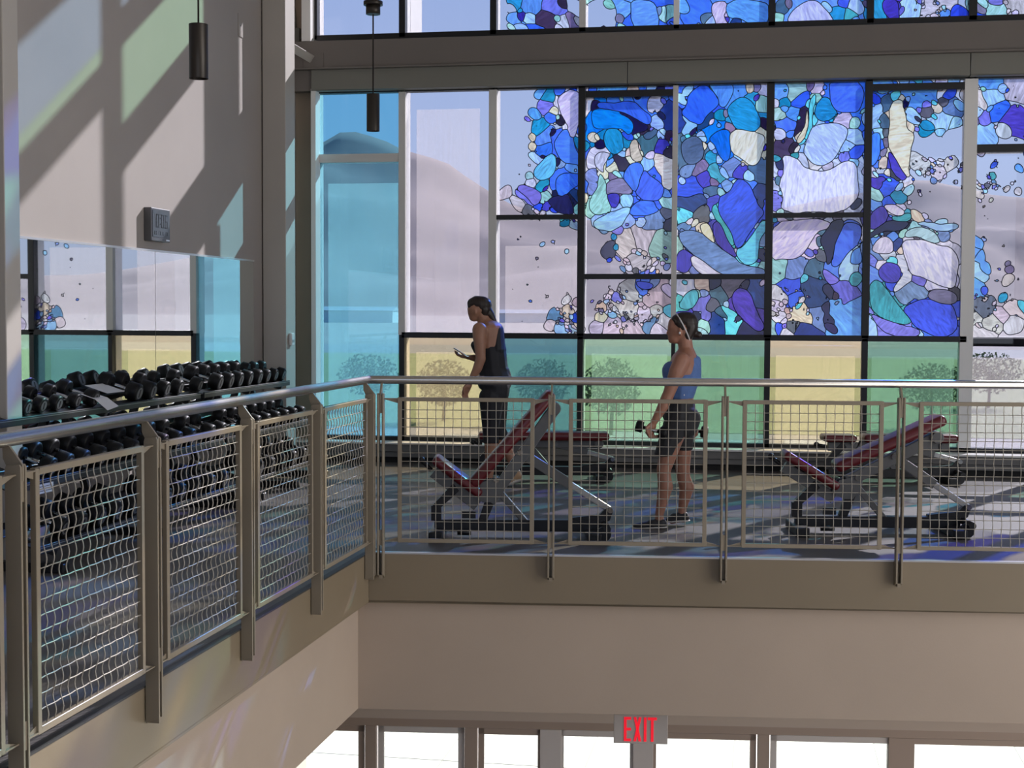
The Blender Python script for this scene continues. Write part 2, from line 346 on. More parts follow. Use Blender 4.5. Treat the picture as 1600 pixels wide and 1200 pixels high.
# ------------------------------------------------------------------ leaded art glass fused to the upper panes
PAL = dict(A=(100, 180, 215), I=(176, 188, 226), K=(22, 24, 70), B=(45, 85, 215), C=(62, 112, 232), L=(150, 190, 235), S=(95, 155, 232), T=(24, 140, 180), Q=(95, 205, 220), G=(150, 200, 190),
           W=(200, 196, 216), Y=(214, 208, 178), P=(115, 115, 205), V=(62, 50, 165), M=(118, 108, 140), N=(48, 40, 66), E=(188, 182, 184), Z=None,
           H=(110, 140, 185), D=(70, 105, 130), O=(205, 185, 165), J=(60, 160, 165), U=(0, 115, 222), X=(90, 90, 105), F=(30, 60, 125))
SEEDS = {
 'A': (760, 0, 5.333, """Z 60 100 120;T 230 20 75;S 370 40 90;P 560 60 80;T 290 90 28;L 380 130 52;Z 205 85 50;S 240 160 50;G 210 245 26;L 285 240 40;V 310 125 40;C 410 240 56;N 490 150 80;
N 650 35 45;W 640 200 55;G 590 170 30;W 585 250 35;M 700 190 60;E 738 170 40;T 765 235 22;Z 760 45 70;Z 960 120 110;G 1000 70 60;G 1150 235 40;M 1120 150 45;S 1130 60 90;C 1310 130 140;
H 1450 120 45;G 1500 130 60;C 1565 180 55;K 980 235 20;Z 230 850 150;S 455 760 42;T 540 810 55;C 620 760 50;B 735 745 30;W 710 880 110;W 720 1075 60;C 795 1050 50;P 490 880 58;Y 550 940 36;S 400 930 48;
T 425 1045 66;C 520 990 45;N 612 1010 40;G 590 995 24;S 1030 740 80;K 890 880 40;C 1060 880 70;C 1180 880 70;U 1000 1000 120;U 1120 1010 90;C 1300 920 110;T 1130 945 32;W 1390 890 70;M 1290 905 16;K 1468 985 35;
F 1530 1020 90;L 1405 1040 60;N 1290 1050 55;T 1050 1130 110;Y 900 1140 42;L 1120 1085 26;B 1160 1100 28;G 1245 1110 28;D 1355 1150 66;L 1460 1130 44;C 890 745 30;O 1200 745 40;K 1260 790 30;L 1360 740 40;K 1440 760 40;P 1510 745 40"""),
 'B': (1040, 0, 5.333, """G 40 130 65;C 60 190 35;S 165 40 50;C 290 60 85;C 215 150 65;D 330 160 48;L 355 185 46;W 455 120 62;K 180 205 30;L 250 222 26;S 690 70 170;V 500 150 30;F 600 170 60;L 590 200 34;V 840 180 30;
D 970 50 60;G 955 140 50;S 1200 120 150;M 1020 20 40;T 1430 120 70;L 1350 60 42;B 1510 15 46;L 1570 60 52;J 1510 130 52;S 1560 185 34;L 205 740 45;L 155 810 40;C 290 800 105;B 370 860 90;V 200 935 58;F 330 1010 75;S 520 780 100;S 600 740 60;
Q 390 760 28;L 400 735 26;T 640 930 105;T 690 1010 95;N 600 745 34;O 690 735 34;M 752 745 34;V 748 832 26;W 812 760 50;G 800 890 58;N 820 1060 48;M 500 940 34;M 548 1050 44;T 450 970 52;W 380 1030 36;S 450 1065 34;
L 165 960 34;L 200 1050 56;K 240 1085 30;U 420 1110 100;L 325 1145 44;D 190 1165 52;Q 205 1112 26;Y 640 1130 80;Y 760 1140 80;S 965 770 58;G 1090 740 74;T 1000 840 48;M 1200 725 42;W 1270 735 52;B 1140 850 64;W 925 850 34;S 1005 890 33;
G 960 945 48;S 1080 930 55;N 1160 960 62;N 1130 1060 58;C 1000 1030 58;Q 1107 980 22;C 1030 1095 34;W 950 1110 44;Q 1215 900 48;Q 1200 1010 50;Y 1150 1120 52;G 1280 830 44;C 1500 800 145;T 1330 910 88;B 1330 1015 24;W 1330 782 22;
W 1470 1000 76;G 1580 1030 44;W 1390 1060 56;L 1300 1110 100;L 1560 1150 60;W 1400 1110 20"""),
 'C': (1300, 0, 5.333, """T 370 70 75;T 430 140 50;X 300 60 36;Q 340 170 26;V 490 90 76;P 570 90 38;L 655 80 90;P 720 10 32;E 830 60 90;E 880 130 70;S 925 110 48;B 1055 130 44;G 940 45 22;M 1230 60 45;B 1235 145 52;G 1350 90 86;P 1370 15 52;G 1270 10 40;
E 1500 60 70;W 1510 125 32;E 1450 30 26;E 1450 102 24;S 400 680 60;L 600 682 32;Q 700 675 30;W 900 680 40;L 1010 680 40;B 345 820 40;L 385 890 42;L 350 980 70;Q 410 995 20;D 450 850 52;D 455 1000 52;Y 555 860 50;Y 560 980 75;Y 560 1120 80;
Q 515 800 36;S 730 830 88;L 635 850 28;K 610 875 38;P 790 870 44;P 740 920 26;L 670 980 56;X 800 920 50;O 880 890 40;X 950 840 38;B 1000 790 40;Q 850 960 26;L 920 1000 92;H 990 920 70;N 712 1000 24;T 780 1080 62;L 1040 900 45;L 1000 1040 56;
Z 1000 1150 80;P 690 1090 22;E 1200 800 70;S 1360 670 82;L 1420 735 42;B 1455 760 20;L 1330 790 70;E 1540 720 90;S 1298 890 26;C 1375 925 66;P 1275 970 54;L 1200 930 43;M 1190 1012 36;V 1540 1040 90;L 1275 1120 84;E 1450 1090 60;N 1165 1080 30"""),
 'D': (780, 200, 5.333, """Z 90 300 190;Z 60 100 190;O 285 60 36;O 290 140 36;S 385 80 70;C 380 170 66;K 462 60 30;K 470 300 34;C 560 170 96;C 500 90 50;T 660 130 52;W 605 40 40;C 620 250 60;L 300 232 46;L 380 320 86;S 610 330 68;H 500 310 38;C 570 440 96;G 240 390 42;
W 260 450 50;T 370 465 48;P 215 520 60;P 270 580 50;G 380 570 48;B 310 640 33;V 390 650 40;B 460 670 44;K 560 600 80;F 620 560 60;Y 655 560 50;G 660 650 48;E 150 640 56;X 240 690 52;E 60 560 60;Z 60 690 90;Y 800 75 38;T 960 90 105;K 830 140 44;
B 1050 40 54;L 1010 15 30;G 1132 48 28;D 1245 110 80;L 1350 70 46;V 1370 160 56;N 1420 60 45;N 1430 200 45;O 1140 180 62;Y 1140 250 54;Y 1195 200 32;W 830 240 70;W 900 200 50;T 920 262 34;S 935 310 42;Y 960 340 50;L 1030 205 38;N 1030 300 60;Y 870 310 44;
Y 870 400 50;S 1115 380 88;B 1250 470 105;C 1290 540 60;L 1222 300 54;W 1275 232 34;O 1370 350 75;O 1400 440 60;H 800 400 52;H 790 500 50;G 860 500 80;G 870 620 90;M 960 480 74;V 930 570 48;N 970 620 44;L 1080 610 58;G 985 398 30;
C 1180 650 82;C 1260 640 74;S 1388 560 44;G 1385 620 52;L 900 770 76;L 1010 710 76;H 870 855 34;P 968 850 44;L 1172 772 44;H 1250 780 80;K 1420 800 44;X 1380 720 42;E 1080 960 84;E 1200 900 84;T 940 930 26;T 990 1010 28;G 1360 980 74;
X 900 1040 70;E 950 1120 60;Z 800 1060 120;B 1270 1110 44;V 1250 1160 44;E 1130 1090 60;L 1330 1130 40;T 560 800 36;L 640 810 36;Z 560 900 60;Z 660 900 60;L 358 955 22;X 292 1066 18;Z 1150 0 2"""),
 'E': (1040, 200, 5.333, """D 200 180 110;O 285 160 46;L 325 82 44;U 460 80 95;U 480 200 80;L 385 160 40;S 400 210 28;L 440 270 36;L 500 370 36;Y 650 90 100;Y 720 200 90;L 640 190 70;H 560 290 66;T 370 260 52;M 290 335 56;H 180 330 54;V 810 190 32;D 770 330 62;D 790 430 52;
V 640 350 56;L 690 390 46;W 655 300 20;B 210 500 85;F 210 600 78;L 150 430 32;V 340 440 62;M 400 460 36;J 440 400 52;J 390 340 34;D 370 545 48;G 455 550 32;H 520 480 46;G 580 460 42;C 620 560 100;B 640 700 125;B 640 840 85;C 720 640 70;F 770 560 64;F 770 660 52;
Q 160 710 58;W 200 760 34;X 300 725 60;V 385 620 50;V 400 680 30;L 410 742 30;J 430 660 34;H 180 800 42;Y 260 780 30;Y 320 850 46;Y 370 920 42;V 440 850 55;V 500 960 58;V 550 1050 40;J 480 800 32;J 540 890 42;J 560 960 30;Q 700 1030 74;Q 660 1090 62;Q 770 900 44;Q 800 820 30;
W 592 1010 22;H 240 900 60;B 200 950 36;H 280 980 60;G 350 1003 33;D 340 1080 33;H 470 1060 100;V 150 1090 52;V 170 1160 46;W 300 1130 50;W 390 1170 50;K 812 1080 40;H 800 950 48;H 600 1170 60;N 1000 150 66;N 950 180 50;N 1070 150 40;J 940 240 32;J 1090 222 32;Q 1170 50 34;Q 1150 120 30;Y 1110 170 26;
L 1300 90 120;L 1270 220 70;E 1220 320 64;E 1340 320 54;L 1500 150 56;P 1480 235 48;B 1560 210 52;L 1540 320 56;K 970 300 42;P 970 375 40;D 930 430 34;P 930 570 50;P 930 640 40;W 1100 340 90;W 1160 500 150;W 1350 560 150;W 1450 380 110;W 1300 440 100;K 1575 640 40;G 960 690 30;X 1010 710 40;X 1150 715 40;X 1300 710 50;X 1440 700 50;
W 1050 860 110;W 1150 960 100;W 1180 820 80;B 910 800 28;D 1320 850 42;D 1290 960 42;K 1400 830 42;K 1400 950 70;K 1380 1060 40;T 1240 900 20;C 1530 850 62;C 1480 960 70;C 1440 1080 50;G 1450 800 30;G 1320 985 48;X 1290 1070 52;P 1180 1050 38;D 1080 1120 62;G 970 1130 52;S 1570 1080 56;P 1370 1150 30"""),
 'F': (1300, 200, 5.333, """C 350 110 62;C 350 230 62;L 400 30 42;M 440 100 40;M 430 190 30;X 440 30 38;O 440 270 40;C 395 230 26;Y 560 60 75;Y 570 170 76;Y 580 280 62;Y 600 350 40;Y 480 365 30;V 510 280 42;V 550 370 42;V 590 400 24;W 330 380 44;L 370 378 22;V 360 455 48;V 410 410 24;B 445 480 72;G 370 550 56;L 550 490 33;W 615 460 44;N 500 370 34;N 530 410 24;
T 780 25 66;L 900 10 50;Z 850 140 130;E 740 300 80;E 880 350 70;E 960 300 60;W 885 275 38;H 845 430 36;X 742 530 18;X 838 527 16;Z 880 600 190;L 650 540 46;T 540 560 50;T 600 590 44;S 380 650 62;B 480 610 56;W 655 642 20;W 570 690 56;W 480 670 40;V 360 760 70;V 440 720 50;J 570 745 52;J 630 720 30;K 560 800 62;K 440 840 62;K 600 830 30;
G 330 870 36;O 700 750 52;H 780 800 50;W 760 730 30;L 900 780 62;G 700 850 62;G 820 900 66;G 590 880 36;H 940 880 56;S 1020 850 28;W 650 895 28;X 720 935 40;S 380 960 60;S 480 900 56;W 430 1010 76;F 550 960 44;Y 600 1020 32;W 700 1000 90;W 860 1020 110;W 980 1080 90;P 350 1090 52;S 480 1140 62;Q 430 1110 30;X 640 1090 32;X 680 1160 32;X 740 1160 46;C 890 1150 44;K 990 1150 38;
S 1190 960 60;S 1220 1060 74;S 1290 1140 62;Z 1400 700 280;Z 1500 900 250;B 1355 300 30;J 1352 390 34;S 1570 350 34;E 1210 530 60;E 1310 590 38;E 1440 520 40;E 1540 550 48;E 1220 180 40;M 1470 1135 40;Z 1250 350 60;Z 1450 300 60;L 1285 712 18;L 1245 905 22;E 1430 990 34"""),
 'G': (860, 380, 4.324, """Z 60 250 150;H 50 500 52;O 130 470 44;L 60 580 40;B 180 505 34;E 100 390 36;E 180 390 34;L 150 590 30;Y 185 550 24;E 20 560 40;Z 320 330 80;Z 280 420 60;W 392 375 26;P 465 385 34;O 352 430 34;Y 328 500 32;C 640 285 56;H 700 285 38;E 560 330 62;E 700 380 70;E 520 430 66;E 620 480 62;E 700 470 50;
E 560 560 60;H 680 545 42;E 420 580 50;Q 795 462 38;W 800 330 34;E 760 530 46;T 605 470 14;E 300 570 38;E 740 590 40;W 910 300 52;J 920 390 60;O 1020 285 42;G 970 350 34;H 1020 345 28;K 1100 280 38;X 1200 290 60;K 1310 290 32;F 1395 300 50;F 1400 400 50;W 1425 290 28;D 1150 350 52;L 1205 402 22;V 1290 370 66;V 1330 450 66;V 1390 530 50;
P 1020 430 52;P 1060 500 38;X 1105 430 42;D 1160 485 36;V 940 480 54;K 990 490 44;G 1035 560 40;F 1130 540 60;Q 1210 540 62;Q 1215 470 38;K 1320 590 60;G 1010 600 30;K 1250 500 24"""),
 'H': (1190, 380, 3.751, """G 90 150 54;H 190 150 56;B 180 250 56;C 190 300 40;Q 262 222 26;F 300 260 54;F 310 340 54;E 110 290 40;W 85 360 30;W 92 430 30;G 70 490 34;B 110 485 32;W 155 520 30;Q 210 370 18;O 220 420 46;O 280 450 36;X 200 470 36;H 330 420 50;K 385 280 32;K 390 380 36;K 400 440 32;D 320 160 52;C 450 60 60;C 430 140 50;G 370 20 36;P 410 180 36;P 460 260 42;P 520 320 46;N 420 290 24;
L 510 80 48;L 500 160 52;J 540 210 36;S 440 380 52;S 500 420 66;S 540 360 44;K 410 480 26;F 260 520 46;H 680 50 58;V 750 150 44;B 770 210 52;W 700 110 32;Q 760 100 28;S 640 230 60;J 690 280 62;J 730 360 62;J 690 400 44;J 800 430 46;T 850 440 34;W 850 130 54;W 820 230 44;W 1000 90 80;W 1060 200 70;W 960 60 60;X 935 155 42;P 930 215 40;H 850 300 46;H 920 290 46;
M 1050 310 52;N 1110 310 40;B 960 380 64;B 1060 420 74;C 950 470 60;B 1080 500 54;L 640 490 40;P 700 470 44;P 780 500 44;P 850 510 40;K 690 430 26;K 810 468 28;P 640 400 20;L 935 525 22;S 1050 135 34;X 1100 140 20;S 1250 60 54;L 1270 150 56;S 1245 260 52;B 1292 262 26;X 1300 370 62;E 1250 430 54;E 1330 460 54;E 1290 520 54;E 1430 220 34;M 1450 160 30;T 1420 320 26;E 1480 400 44;E 1470 480 44;Q 1540 380 34;E 1400 420 40;Z 1420 60 120"""),
}
SHAPES = """E B 450 560 520 540 600 430 690 460 720 540 780 640 830 700 760 760 700 860 650 980 600 1010 570 930 520 850 470 760 445 640
E Q 830 760 830 830 780 960 760 1080 700 1140 640 1140 595 1090 590 1030 640 1010 690 960 740 860 775 790
E J 430 620 450 720 500 800 560 880 580 970 560 990 510 910 450 800 400 720 395 660
E V 400 790 440 770 500 880 560 990 590 1090 520 1040 440 960 400 880 385 820
E Y 270 820 340 800 380 860 420 960 370 940 310 890
E H 125 850 230 850 430 965 560 1080 620 1150 830 1170 830 1235 560 1235 330 1160 200 1010 125 910
E W 200 1070 260 1080 420 1180 540 1240 330 1240 220 1130
E U 390 60 440 10 520 10 540 60 550 130 530 230 500 280 440 230 420 140 370 100
E Y 530 40 640 10 760 30 830 60 830 150 790 200 760 300 700 310 640 270 560 220 545 150
E D 140 120 200 70 280 80 320 140 310 240 250 300 170 290 130 220
B T 520 920 560 850 640 815 730 850 770 930 790 1030 730 1100 640 1100 570 1070 540 990
B B 180 790 240 740 330 710 400 780 450 850 430 890 350 960 290 1050 230 1020 170 980 140 930 190 880
B S 360 700 560 690 550 800 500 890 450 870 450 820 380 750
B C 1360 690 1420 680 1640 670 1640 930 1500 945 1420 910 1370 830
B T 1250 920 1300 810 1360 810 1400 880 1440 940 1330 1010 1260 1000
E I 1200 0 1400 -60 1500 0 1520 80 1440 190 1340 300 1260 320 1210 300 1170 240 1150 200 1190 120
E W 960 240 1040 230 1100 260 1160 340 1280 375 1380 340 1480 280 1600 300 1600 560 1560 640 1480 700 960 700 990 600 940 480 1000 380
E W 875 765 1385 765 1330 840 1250 870 1220 960 1150 1040 1060 1080 960 1090 875 1110
E K 1385 765 1480 765 1460 850 1420 960 1380 1080 1340 1150 1330 1000 1290 950 1330 860
E C 1480 800 1560 800 1620 820 1620 960 1500 1060 1420 1160 1370 1130 1400 1040 1440 900
B Q 1240 780 1252 860 1225 960 1205 1080 1190 1160 1165 1160 1185 1040 1205 940 1205 850
B Y 1195 900 1180 1040 1160 1160 1120 1190 1100 1160 1150 1060 1175 960
C Y 500 870 540 830 590 830 600 900 620 960 600 1060 700 1130 640 1265 630 1397 660 1475 600 1445 520 1317 480 1237 470 1067
F V 475 200 510 250 560 310 640 390 600 430 540 400 490 330 465 260
F V 300 760 360 680 430 650 480 720 440 790 370 830 310 840
F W 430 650 520 640 600 670 610 710 560 730 480 710
F J 500 745 570 735 620 700 665 710 650 760 580 775 510 770
F K 300 880 380 830 470 780 640 770 610 820 520 860 400 870 300 915
F W 590 930 700 930 830 960 1045 1000 1045 1345 910 1310 790 1260 670 1220 600 1090
F W 340 990 400 920 480 915 520 970 500 1040 430 1060 340 1030
F G 600 870 680 825 800 850 880 890 910 950 820 955 700 900 630 905
F L 690 800 780 790 1040 800 1040 850 900 850 780 830
H B 830 380 900 345 980 330 1060 350 1140 370 1140 540 1000 540 900 500 870 440
H J 620 250 680 200 740 300 800 360 870 430 870 470 760 465 700 440 650 380
H P 640 400 720 460 850 480 930 520 920 545 760 545 680 500
H M 1000 270 1060 265 1140 300 1140 360 1050 345 960 320
H V 700 130 760 115 815 140 820 200 780 240 720 230 690 180
F C 310 60 390 30 415 100 390 230 350 300 310 300
D G 850 360 900 470 880 540 950 670 900 700 820 735 765 690 760 590 830 480
D M 880 480 930 430 1010 410 1060 450 1110 560 1000 540 930 530 880 560
D V 885 560 930 530 990 550 1000 620 970 670 920 620
D C 1050 370 1100 300 1170 290 1210 340 1180 420 1150 500 1120 540 1050 450
D B 1215 340 1250 380 1330 440 1370 520 1340 600 1260 600 1180 590 1125 540 1155 500 1185 420
D L 780 800 830 760 940 690 1090 660 1100 700 1050 760 990 830 880 855 800 840
D C 1100 690 1160 605 1290 595 1310 660 1340 690 1230 720 1100 735
D T 880 20 940 -20 1010 30 1040 100 1040 180 970 210 910 190 880 100
D W 790 240 850 200 930 205 890 250 860 330 880 380 810 330 790 290
D O 1095 170 1120 110 1160 110 1165 190 1190 260 1130 290 1090 260
A U 880 940 960 905 1080 910 1190 970 1220 1050 1190 1150 1120 1060 980 1070 880 1080
A C 930 855 1230 850 1300 900 1380 960 1350 1040 1250 1000 1100 910 930 905
A K 1080 930 1130 930 1220 990 1290 1020 1340 1040 1330 1080 1250 1110 1210 1140 1230 1060 1200 1010 1110 970
A W 590 830 640 780 710 735 780 790 800 880 790 960 750 1040 740 1130 690 1165 665 1100 680 1050 640 990 620 900
D C 470 110 540 10 600 20 625 90 640 180 690 300 600 290 520 290 475 210
D C 480 430 560 370 690 380 690 450 610 490 560 540 520 600 470 540
D K 400 600 480 580 560 540 600 600 640 710 500 715 440 650
D A 300 330 380 240 440 220 465 270 470 370 420 420 340 425 300 390
D P 150 500 200 480 310 510 350 560 330 620 290 640 230 580 160 540
G V 1210 350 1290 300 1350 350 1400 450 1440 560 1400 590 1330 550 1270 480
G J 880 400 910 330 960 310 1000 340 980 430 920 440 880 430
G B 580 265 640 255 700 270 680 300 600 310
A S 1210 0 1430 0 1430 260 1250 260 1200 180 1220 100
B S 510 0 860 0 860 140 820 200 700 205 600 150 520 150
B I 990 210 1060 90 1150 20 1250 10 1340 70 1390 150 1390 205
B W 400 20 510 0 510 90 480 130 520 220 430 225 395 120
C V 430 0 560 0 560 170 480 170 430 90"""
PG = []
for ln in SHAPES.split('\n'):
    w_ = ln.split(); ox, oy, s_, _ = SEEDS[w_[0]]; q = np.array(list(map(float, w_[2:]))).reshape(-1, 2)/s_+np.array([ox, oy]); n_ = len(q)
    # round the corners of the traced outline
    for _k in range(2): q = np.stack([q*.75+np.roll(q, -1, 0)*.25, q*.25+np.roll(q, -1, 0)*.75], 1).reshape(-1, 2)
    PG.append((w_[1], q))
def poly_field(q, x, y):
    a, b_ = q, np.roll(q, -1, 0); best = np.full(len(x), 1e9); ins = np.zeros(len(x), bool)
    for (ax_, ay_), (bx__, by__) in zip(a, b_):
        dx, dy = bx__-ax_, by__-ay_; t_ = np.clip(((x-ax_)*dx+(y-ay_)*dy)/(dx*dx+dy*dy+1e-9), 0, 1)
        best = np.minimum(best, np.hypot(x-ax_-t_*dx, y-ay_-t_*dy)); c_ = ((ay_ > y) != (by__ > y)); ins ^= c_ & (x < dx*(y-ay_)/(dy+1e-12)+ax_)
    return np.where(ins, -best, best*.8+.25)
def srgb(c): return tuple(((v/255+.055)/1.055)**2.4 if v > 10 else v/255/12.92 for v in c)
sx, sy, sr, sc = [], [], [], []
for kx, (ox, oy, s_, txt) in SEEDS.items():
    for it in txt.replace('\n', '').split(';'):
        a = it.split(); X, Y, R = float(a[1])/s_+ox, float(a[2])/s_+oy, float(a[3])/s_
        if kx == 'F' and Y > 405 and X < 1500: continue
        if kx in 'DE' and Y > 407 and a[0] != 'Z': continue
        sx.append(X); sy.append(Y); sr.append(R); sc.append(a[0])
rs = random.Random(3)
def near(x, y):
    return min(range(len(sx)), key=lambda q: (sx[q]-x)**2+(sy[q]-y)**2)
NB = len(sx)
# small glass bubbles scattered through the composition
bx_, by_, br_, bc_ = [], [], [], []
for q in range(330):
    x, y = rs.uniform(800, 1600), rs.uniform(125, 522)
    n0 = near(x, y)
    if sc[n0] == 'Z' and rs.random() > .06: continue
    bx_.append(x); by_.append(y); br_.append(rs.choice([1.6, 2, 2.4, 3, 4.2])); bc_.append(rs.choice('LLWGSQHEPCTKVB' if sc[n0] != 'E' else 'EEEWHXOL'))
# busy clear-glass swirls low in the middle and at the right
for (cx, cy, rx, ry, n_) in [(985, 480, 60, 38, 70), (1005, 410, 45, 22, 26), (1530, 490, 34, 32, 34), (1235, 480, 32, 34, 36), (1465, 262, 40, 18, 34), (1540, 290, 50, 10, 22), (1450, 12, 30, 14, 20), (890, 500, 22, 22, 30), (840, 330, 20, 8, 8)]:
    for q in range(n_):
        a = rs.uniform(0, 6.28); r = math.sqrt(rs.random()); bx_.append(cx+rx*r*math.cos(a)); by_.append(cy+ry*r*math.sin(a)); br_.append(rs.uniform(2.2, 5.2)); bc_.append(rs.choice('EEEEWWHXOLP'))
sx += bx_; sy += by_; sr += br_; sc += bc_
# the parts of the mural above and to the right of what the photograph shows go on in the same manner
for q in range(150):
    x, y = rs.uniform(1605, 2150), rs.uniform(-430, 525); sx.append(x); sy.append(y); sr.append(rs.uniform(8, 24)); sc.append(rs.choice('BCSLLTQGWWYPVMKEZZ'))
for q in range(150):
    x, y = rs.uniform(790, 1605), rs.uniform(-430, -14); sx.append(x); sy.append(y); sr.append(rs.uniform(8, 24)); sc.append(rs.choice('BCSSLTQGWYPVMKEZ'))
for X, Y, R in [(700, 300, 60), (720, 100, 40), (740, 480, 30), (790, 460, 40), (830, 430, 36), (760, 380, 40)]:
    sx.append(X); sy.append(Y); sr.append(R); sc.append('Z')
sx, sy, sr = map(np.array, (sx, sy, sr))
# neighbouring seeds of one colour written one after the other are one long piece of glass
par = list(range(len(sx)))
for i in range(1, NB):
    if sc[i] == sc[i-1] and sc[i] != 'E' and math.hypot(sx[i]-sx[i-1], sy[i]-sy[i-1]) < 1.15*(sr[i]+sr[i-1]): par[i] = par[i-1]
roots = sorted(set(par)); GIDX = {r: k_ for k_, r in enumerate(roots)}; GID = np.array([GIDX[p_] for p_ in par]); GM = [np.nonzero(GID == k_)[0] for k_ in range(len(roots))]
sc = [sc[r] for r in roots]+[c_ for c_, q in PG]
isZ = np.array([c == 'Z' for c in sc])
LC = []
for c in sc:
    if c == 'Z': LC.append((1, 1, 1)); continue
    v = PAL[c]; j = rs.uniform(-10, 14); LC.append(tuple(min(250, max(6, u+j+rs.uniform(-8, 8))) for u in v))
def lab_field(gx, gy):
    wx = gx+3.4*np.sin(gy*.09+gx*.03)+1.2*np.sin(gy*.21+1.3); wy = gy+3.4*np.sin(gx*.08+.7)+1.2*np.cos(gx*.19)
    d = np.sqrt((wx[:, None]-sx[None])**2+(wy[:, None]-sy[None])**2)/sr[None]
    return np.where(d < 1, d, 1+(d-1)*(14./sr[None]))
ART = {}
def art_plane(px, py):
    d = ray(px, py); P = CAM+d*((YW-.012)/d.y); return P
def build_art(px0, px1, py0, py1, step, rows):
    nx, ny = int((px1-px0)/step)+1, int((py1-py0)/step)+1
    gx, gy = np.meshgrid(px0+np.arange(nx)*step, py0+np.arange(ny)*step); fx, fy = gx.ravel().astype(float), gy.ravel().astype(float)
    d = np.empty((len(fx), len(sx)))
    for c0 in range(0, len(fx), 8000): d[c0:c0+8000] = lab_field(fx[c0:c0+8000], fy[c0:c0+8000])
    d = np.stack([d[:, m_].min(1) for m_ in GM]+[poly_field(q, fx+1.5*np.sin(fy*.12), fy+1.5*np.sin(fx*.11)) for c_, q in PG], 1); lb = d.argmin(1)
    P = [art_plane(a, b) for a, b in zip(fx, fy)]
    def cross(i, j):
        a, b = lb[i], lb[j]; fi = d[i, b]-d[i, a]; fj = d[j, a]-d[j, b]; t = fi/(fi+fj+1e-12); t = min(.97, max(.03, t)); return P[i].lerp(P[j], float(t))
    def cell(pt):
        x, z = pt.x, pt.z
        if z > 4.56: row = 1
        elif z < 4.1 and z > ZT+.02: row = 0
        else: return None
        for b in range(12):
            if MX[b]+.014 <= x < MX[b+1]-.014: return (row, b)
        return None
    for r in range(ny-1):
        for c in range(nx-1):
            i0 = r*nx+c; quad = (i0, i0+1, i0+nx+1, i0+nx)
            for tri in ((quad[0], quad[1], quad[2]), (quad[0], quad[2], quad[3])):
                L = [lb[i] for i in tri]
                if all(isZ[l] for l in L): continue
                cen = (P[tri[0]]+P[tri[1]]+P[tri[2]])/3; key = cell(cen)
                if key is None: continue
                A = ART.setdefault(key, dict(v=[], f=[], c=[], s=[], lead=MB()))
                def put(pts, l):
                    if isZ[l]: return
                    n = len(A['v']); A['v'] += [tuple(q) for q in pts]; A['f'].append(tuple(range(n, n+len(pts)))); A['c'].append(LC[l]); A['s'].append(l)
                def lead(p, q):
                    dv = q-p
                    if dv.length < 1e-4: return
                    w = Vector((-dv.z, 0, dv.x)).normalized()*.0042; e = dv.normalized()*.002
                    A['lead'].add([p-w-e, p+w-e, q+w+e, q-w+e], [(0, 1, 2, 3)])
                    for u in range(4):
                        n = len(A['lead'].v)-4+u; x_, y_, z_ = A['lead'].v[n]; A['lead'].v[n] = (x_, y_-.004, z_)
                if L[0] == L[1] == L[2]: put([P[i] for i in tri], L[0]); continue
                if len(set(L)) == 2:
                    for q in range(3):
                        a, b, e_ = tri[q], tri[(q+1) % 3], tri[(q+2) % 3]
                        if lb[b] == lb[e_] != lb[a]:
                            m1, m2 = cross(a, b), cross(a, e_); put([P[a], m1, m2], lb[a]); put([m1, P[b], P[e_], m2], lb[b]); lead(m1, m2)
                else:
                    a, b, e_ = tri; m1, m2, m3 = cross(a, b), cross(b, e_), cross(e_, a); o_ = (m1+m2+m3)/3
                    put([P[a], m1, o_, m3], lb[a]); put([P[b], m2, o_, m1], lb[b]); put([P[e_], m3, o_, m2], lb[e_]); lead(m1, o_); lead(m2, o_); lead(m3, o_)
build_art(781, 1605, 112, 530, 2.5, 0)
build_art(781, 1605, -12, 70, 3.0, 1)
build_art(1605, 2165, 60, 533, 9, 0)
build_art(1605, 2165, -420, 60, 9, 1)
build_art(912, 1605, -420, -12, 8, 1)
# stained glass: the colour belongs to each piece; daylight comes through it
am = bpy.data.materials.new('art_glass'); am.use_nodes = True; t = am.node_tree; t.nodes.clear()
o_ = t.nodes.new('ShaderNodeOutputMaterial'); at_ = t.nodes.new('ShaderNodeVertexColor'); at_.layer_name = 'piece_colour'
sd = t.nodes.new('ShaderNodeAttribute'); sd.attribute_name = 'piece_seed'
tcn = t.nodes.new('ShaderNodeTexCoord'); rot = t.nodes.new('ShaderNodeVectorRotate'); rot.rotation_type = 'Y_AXIS'
t.links.new(tcn.outputs['Object'], rot.inputs['Vector']); t.links.new(sd.outputs['Fac'], rot.inputs['Angle'])
mp = t.nodes.new('ShaderNodeMapping'); mp.inputs['Scale'].default_value = (3.2, 1, 13); t.links.new(rot.outputs[0], mp.inputs[0])
nz = t.nodes.new('ShaderNodeTexNoise'); nz.inputs['Scale'].default_value = 1.3; nz.inputs['Detail'].default_value = 4; nz.inputs['Distortion'].default_value = 2.4; nz.noise_dimensions = '4D'
t.links.new(mp.outputs[0], nz.inputs['Vector']); t.links.new(sd.outputs['Fac'], nz.inputs['W'])
mr = t.nodes.new('ShaderNodeMapRange'); mr.inputs[1].default_value = .3; mr.inputs[2].default_value = .7; mr.inputs[3].default_value = .84; mr.inputs[4].default_value = 1.85
t.links.new(nz.outputs[0], mr.inputs[0])
vm = t.nodes.new('ShaderNodeVectorMath'); vm.operation = 'SCALE'; t.links.new(at_.outputs[0], vm.inputs[0]); t.links.new(mr.outputs[0], vm.inputs['Scale'])
mn = t.nodes.new('ShaderNodeVectorMath'); mn.operation = 'MINIMUM'; mn.inputs[1].default_value = (.97, .97, .97); t.links.new(vm.outputs[0], mn.inputs[0])
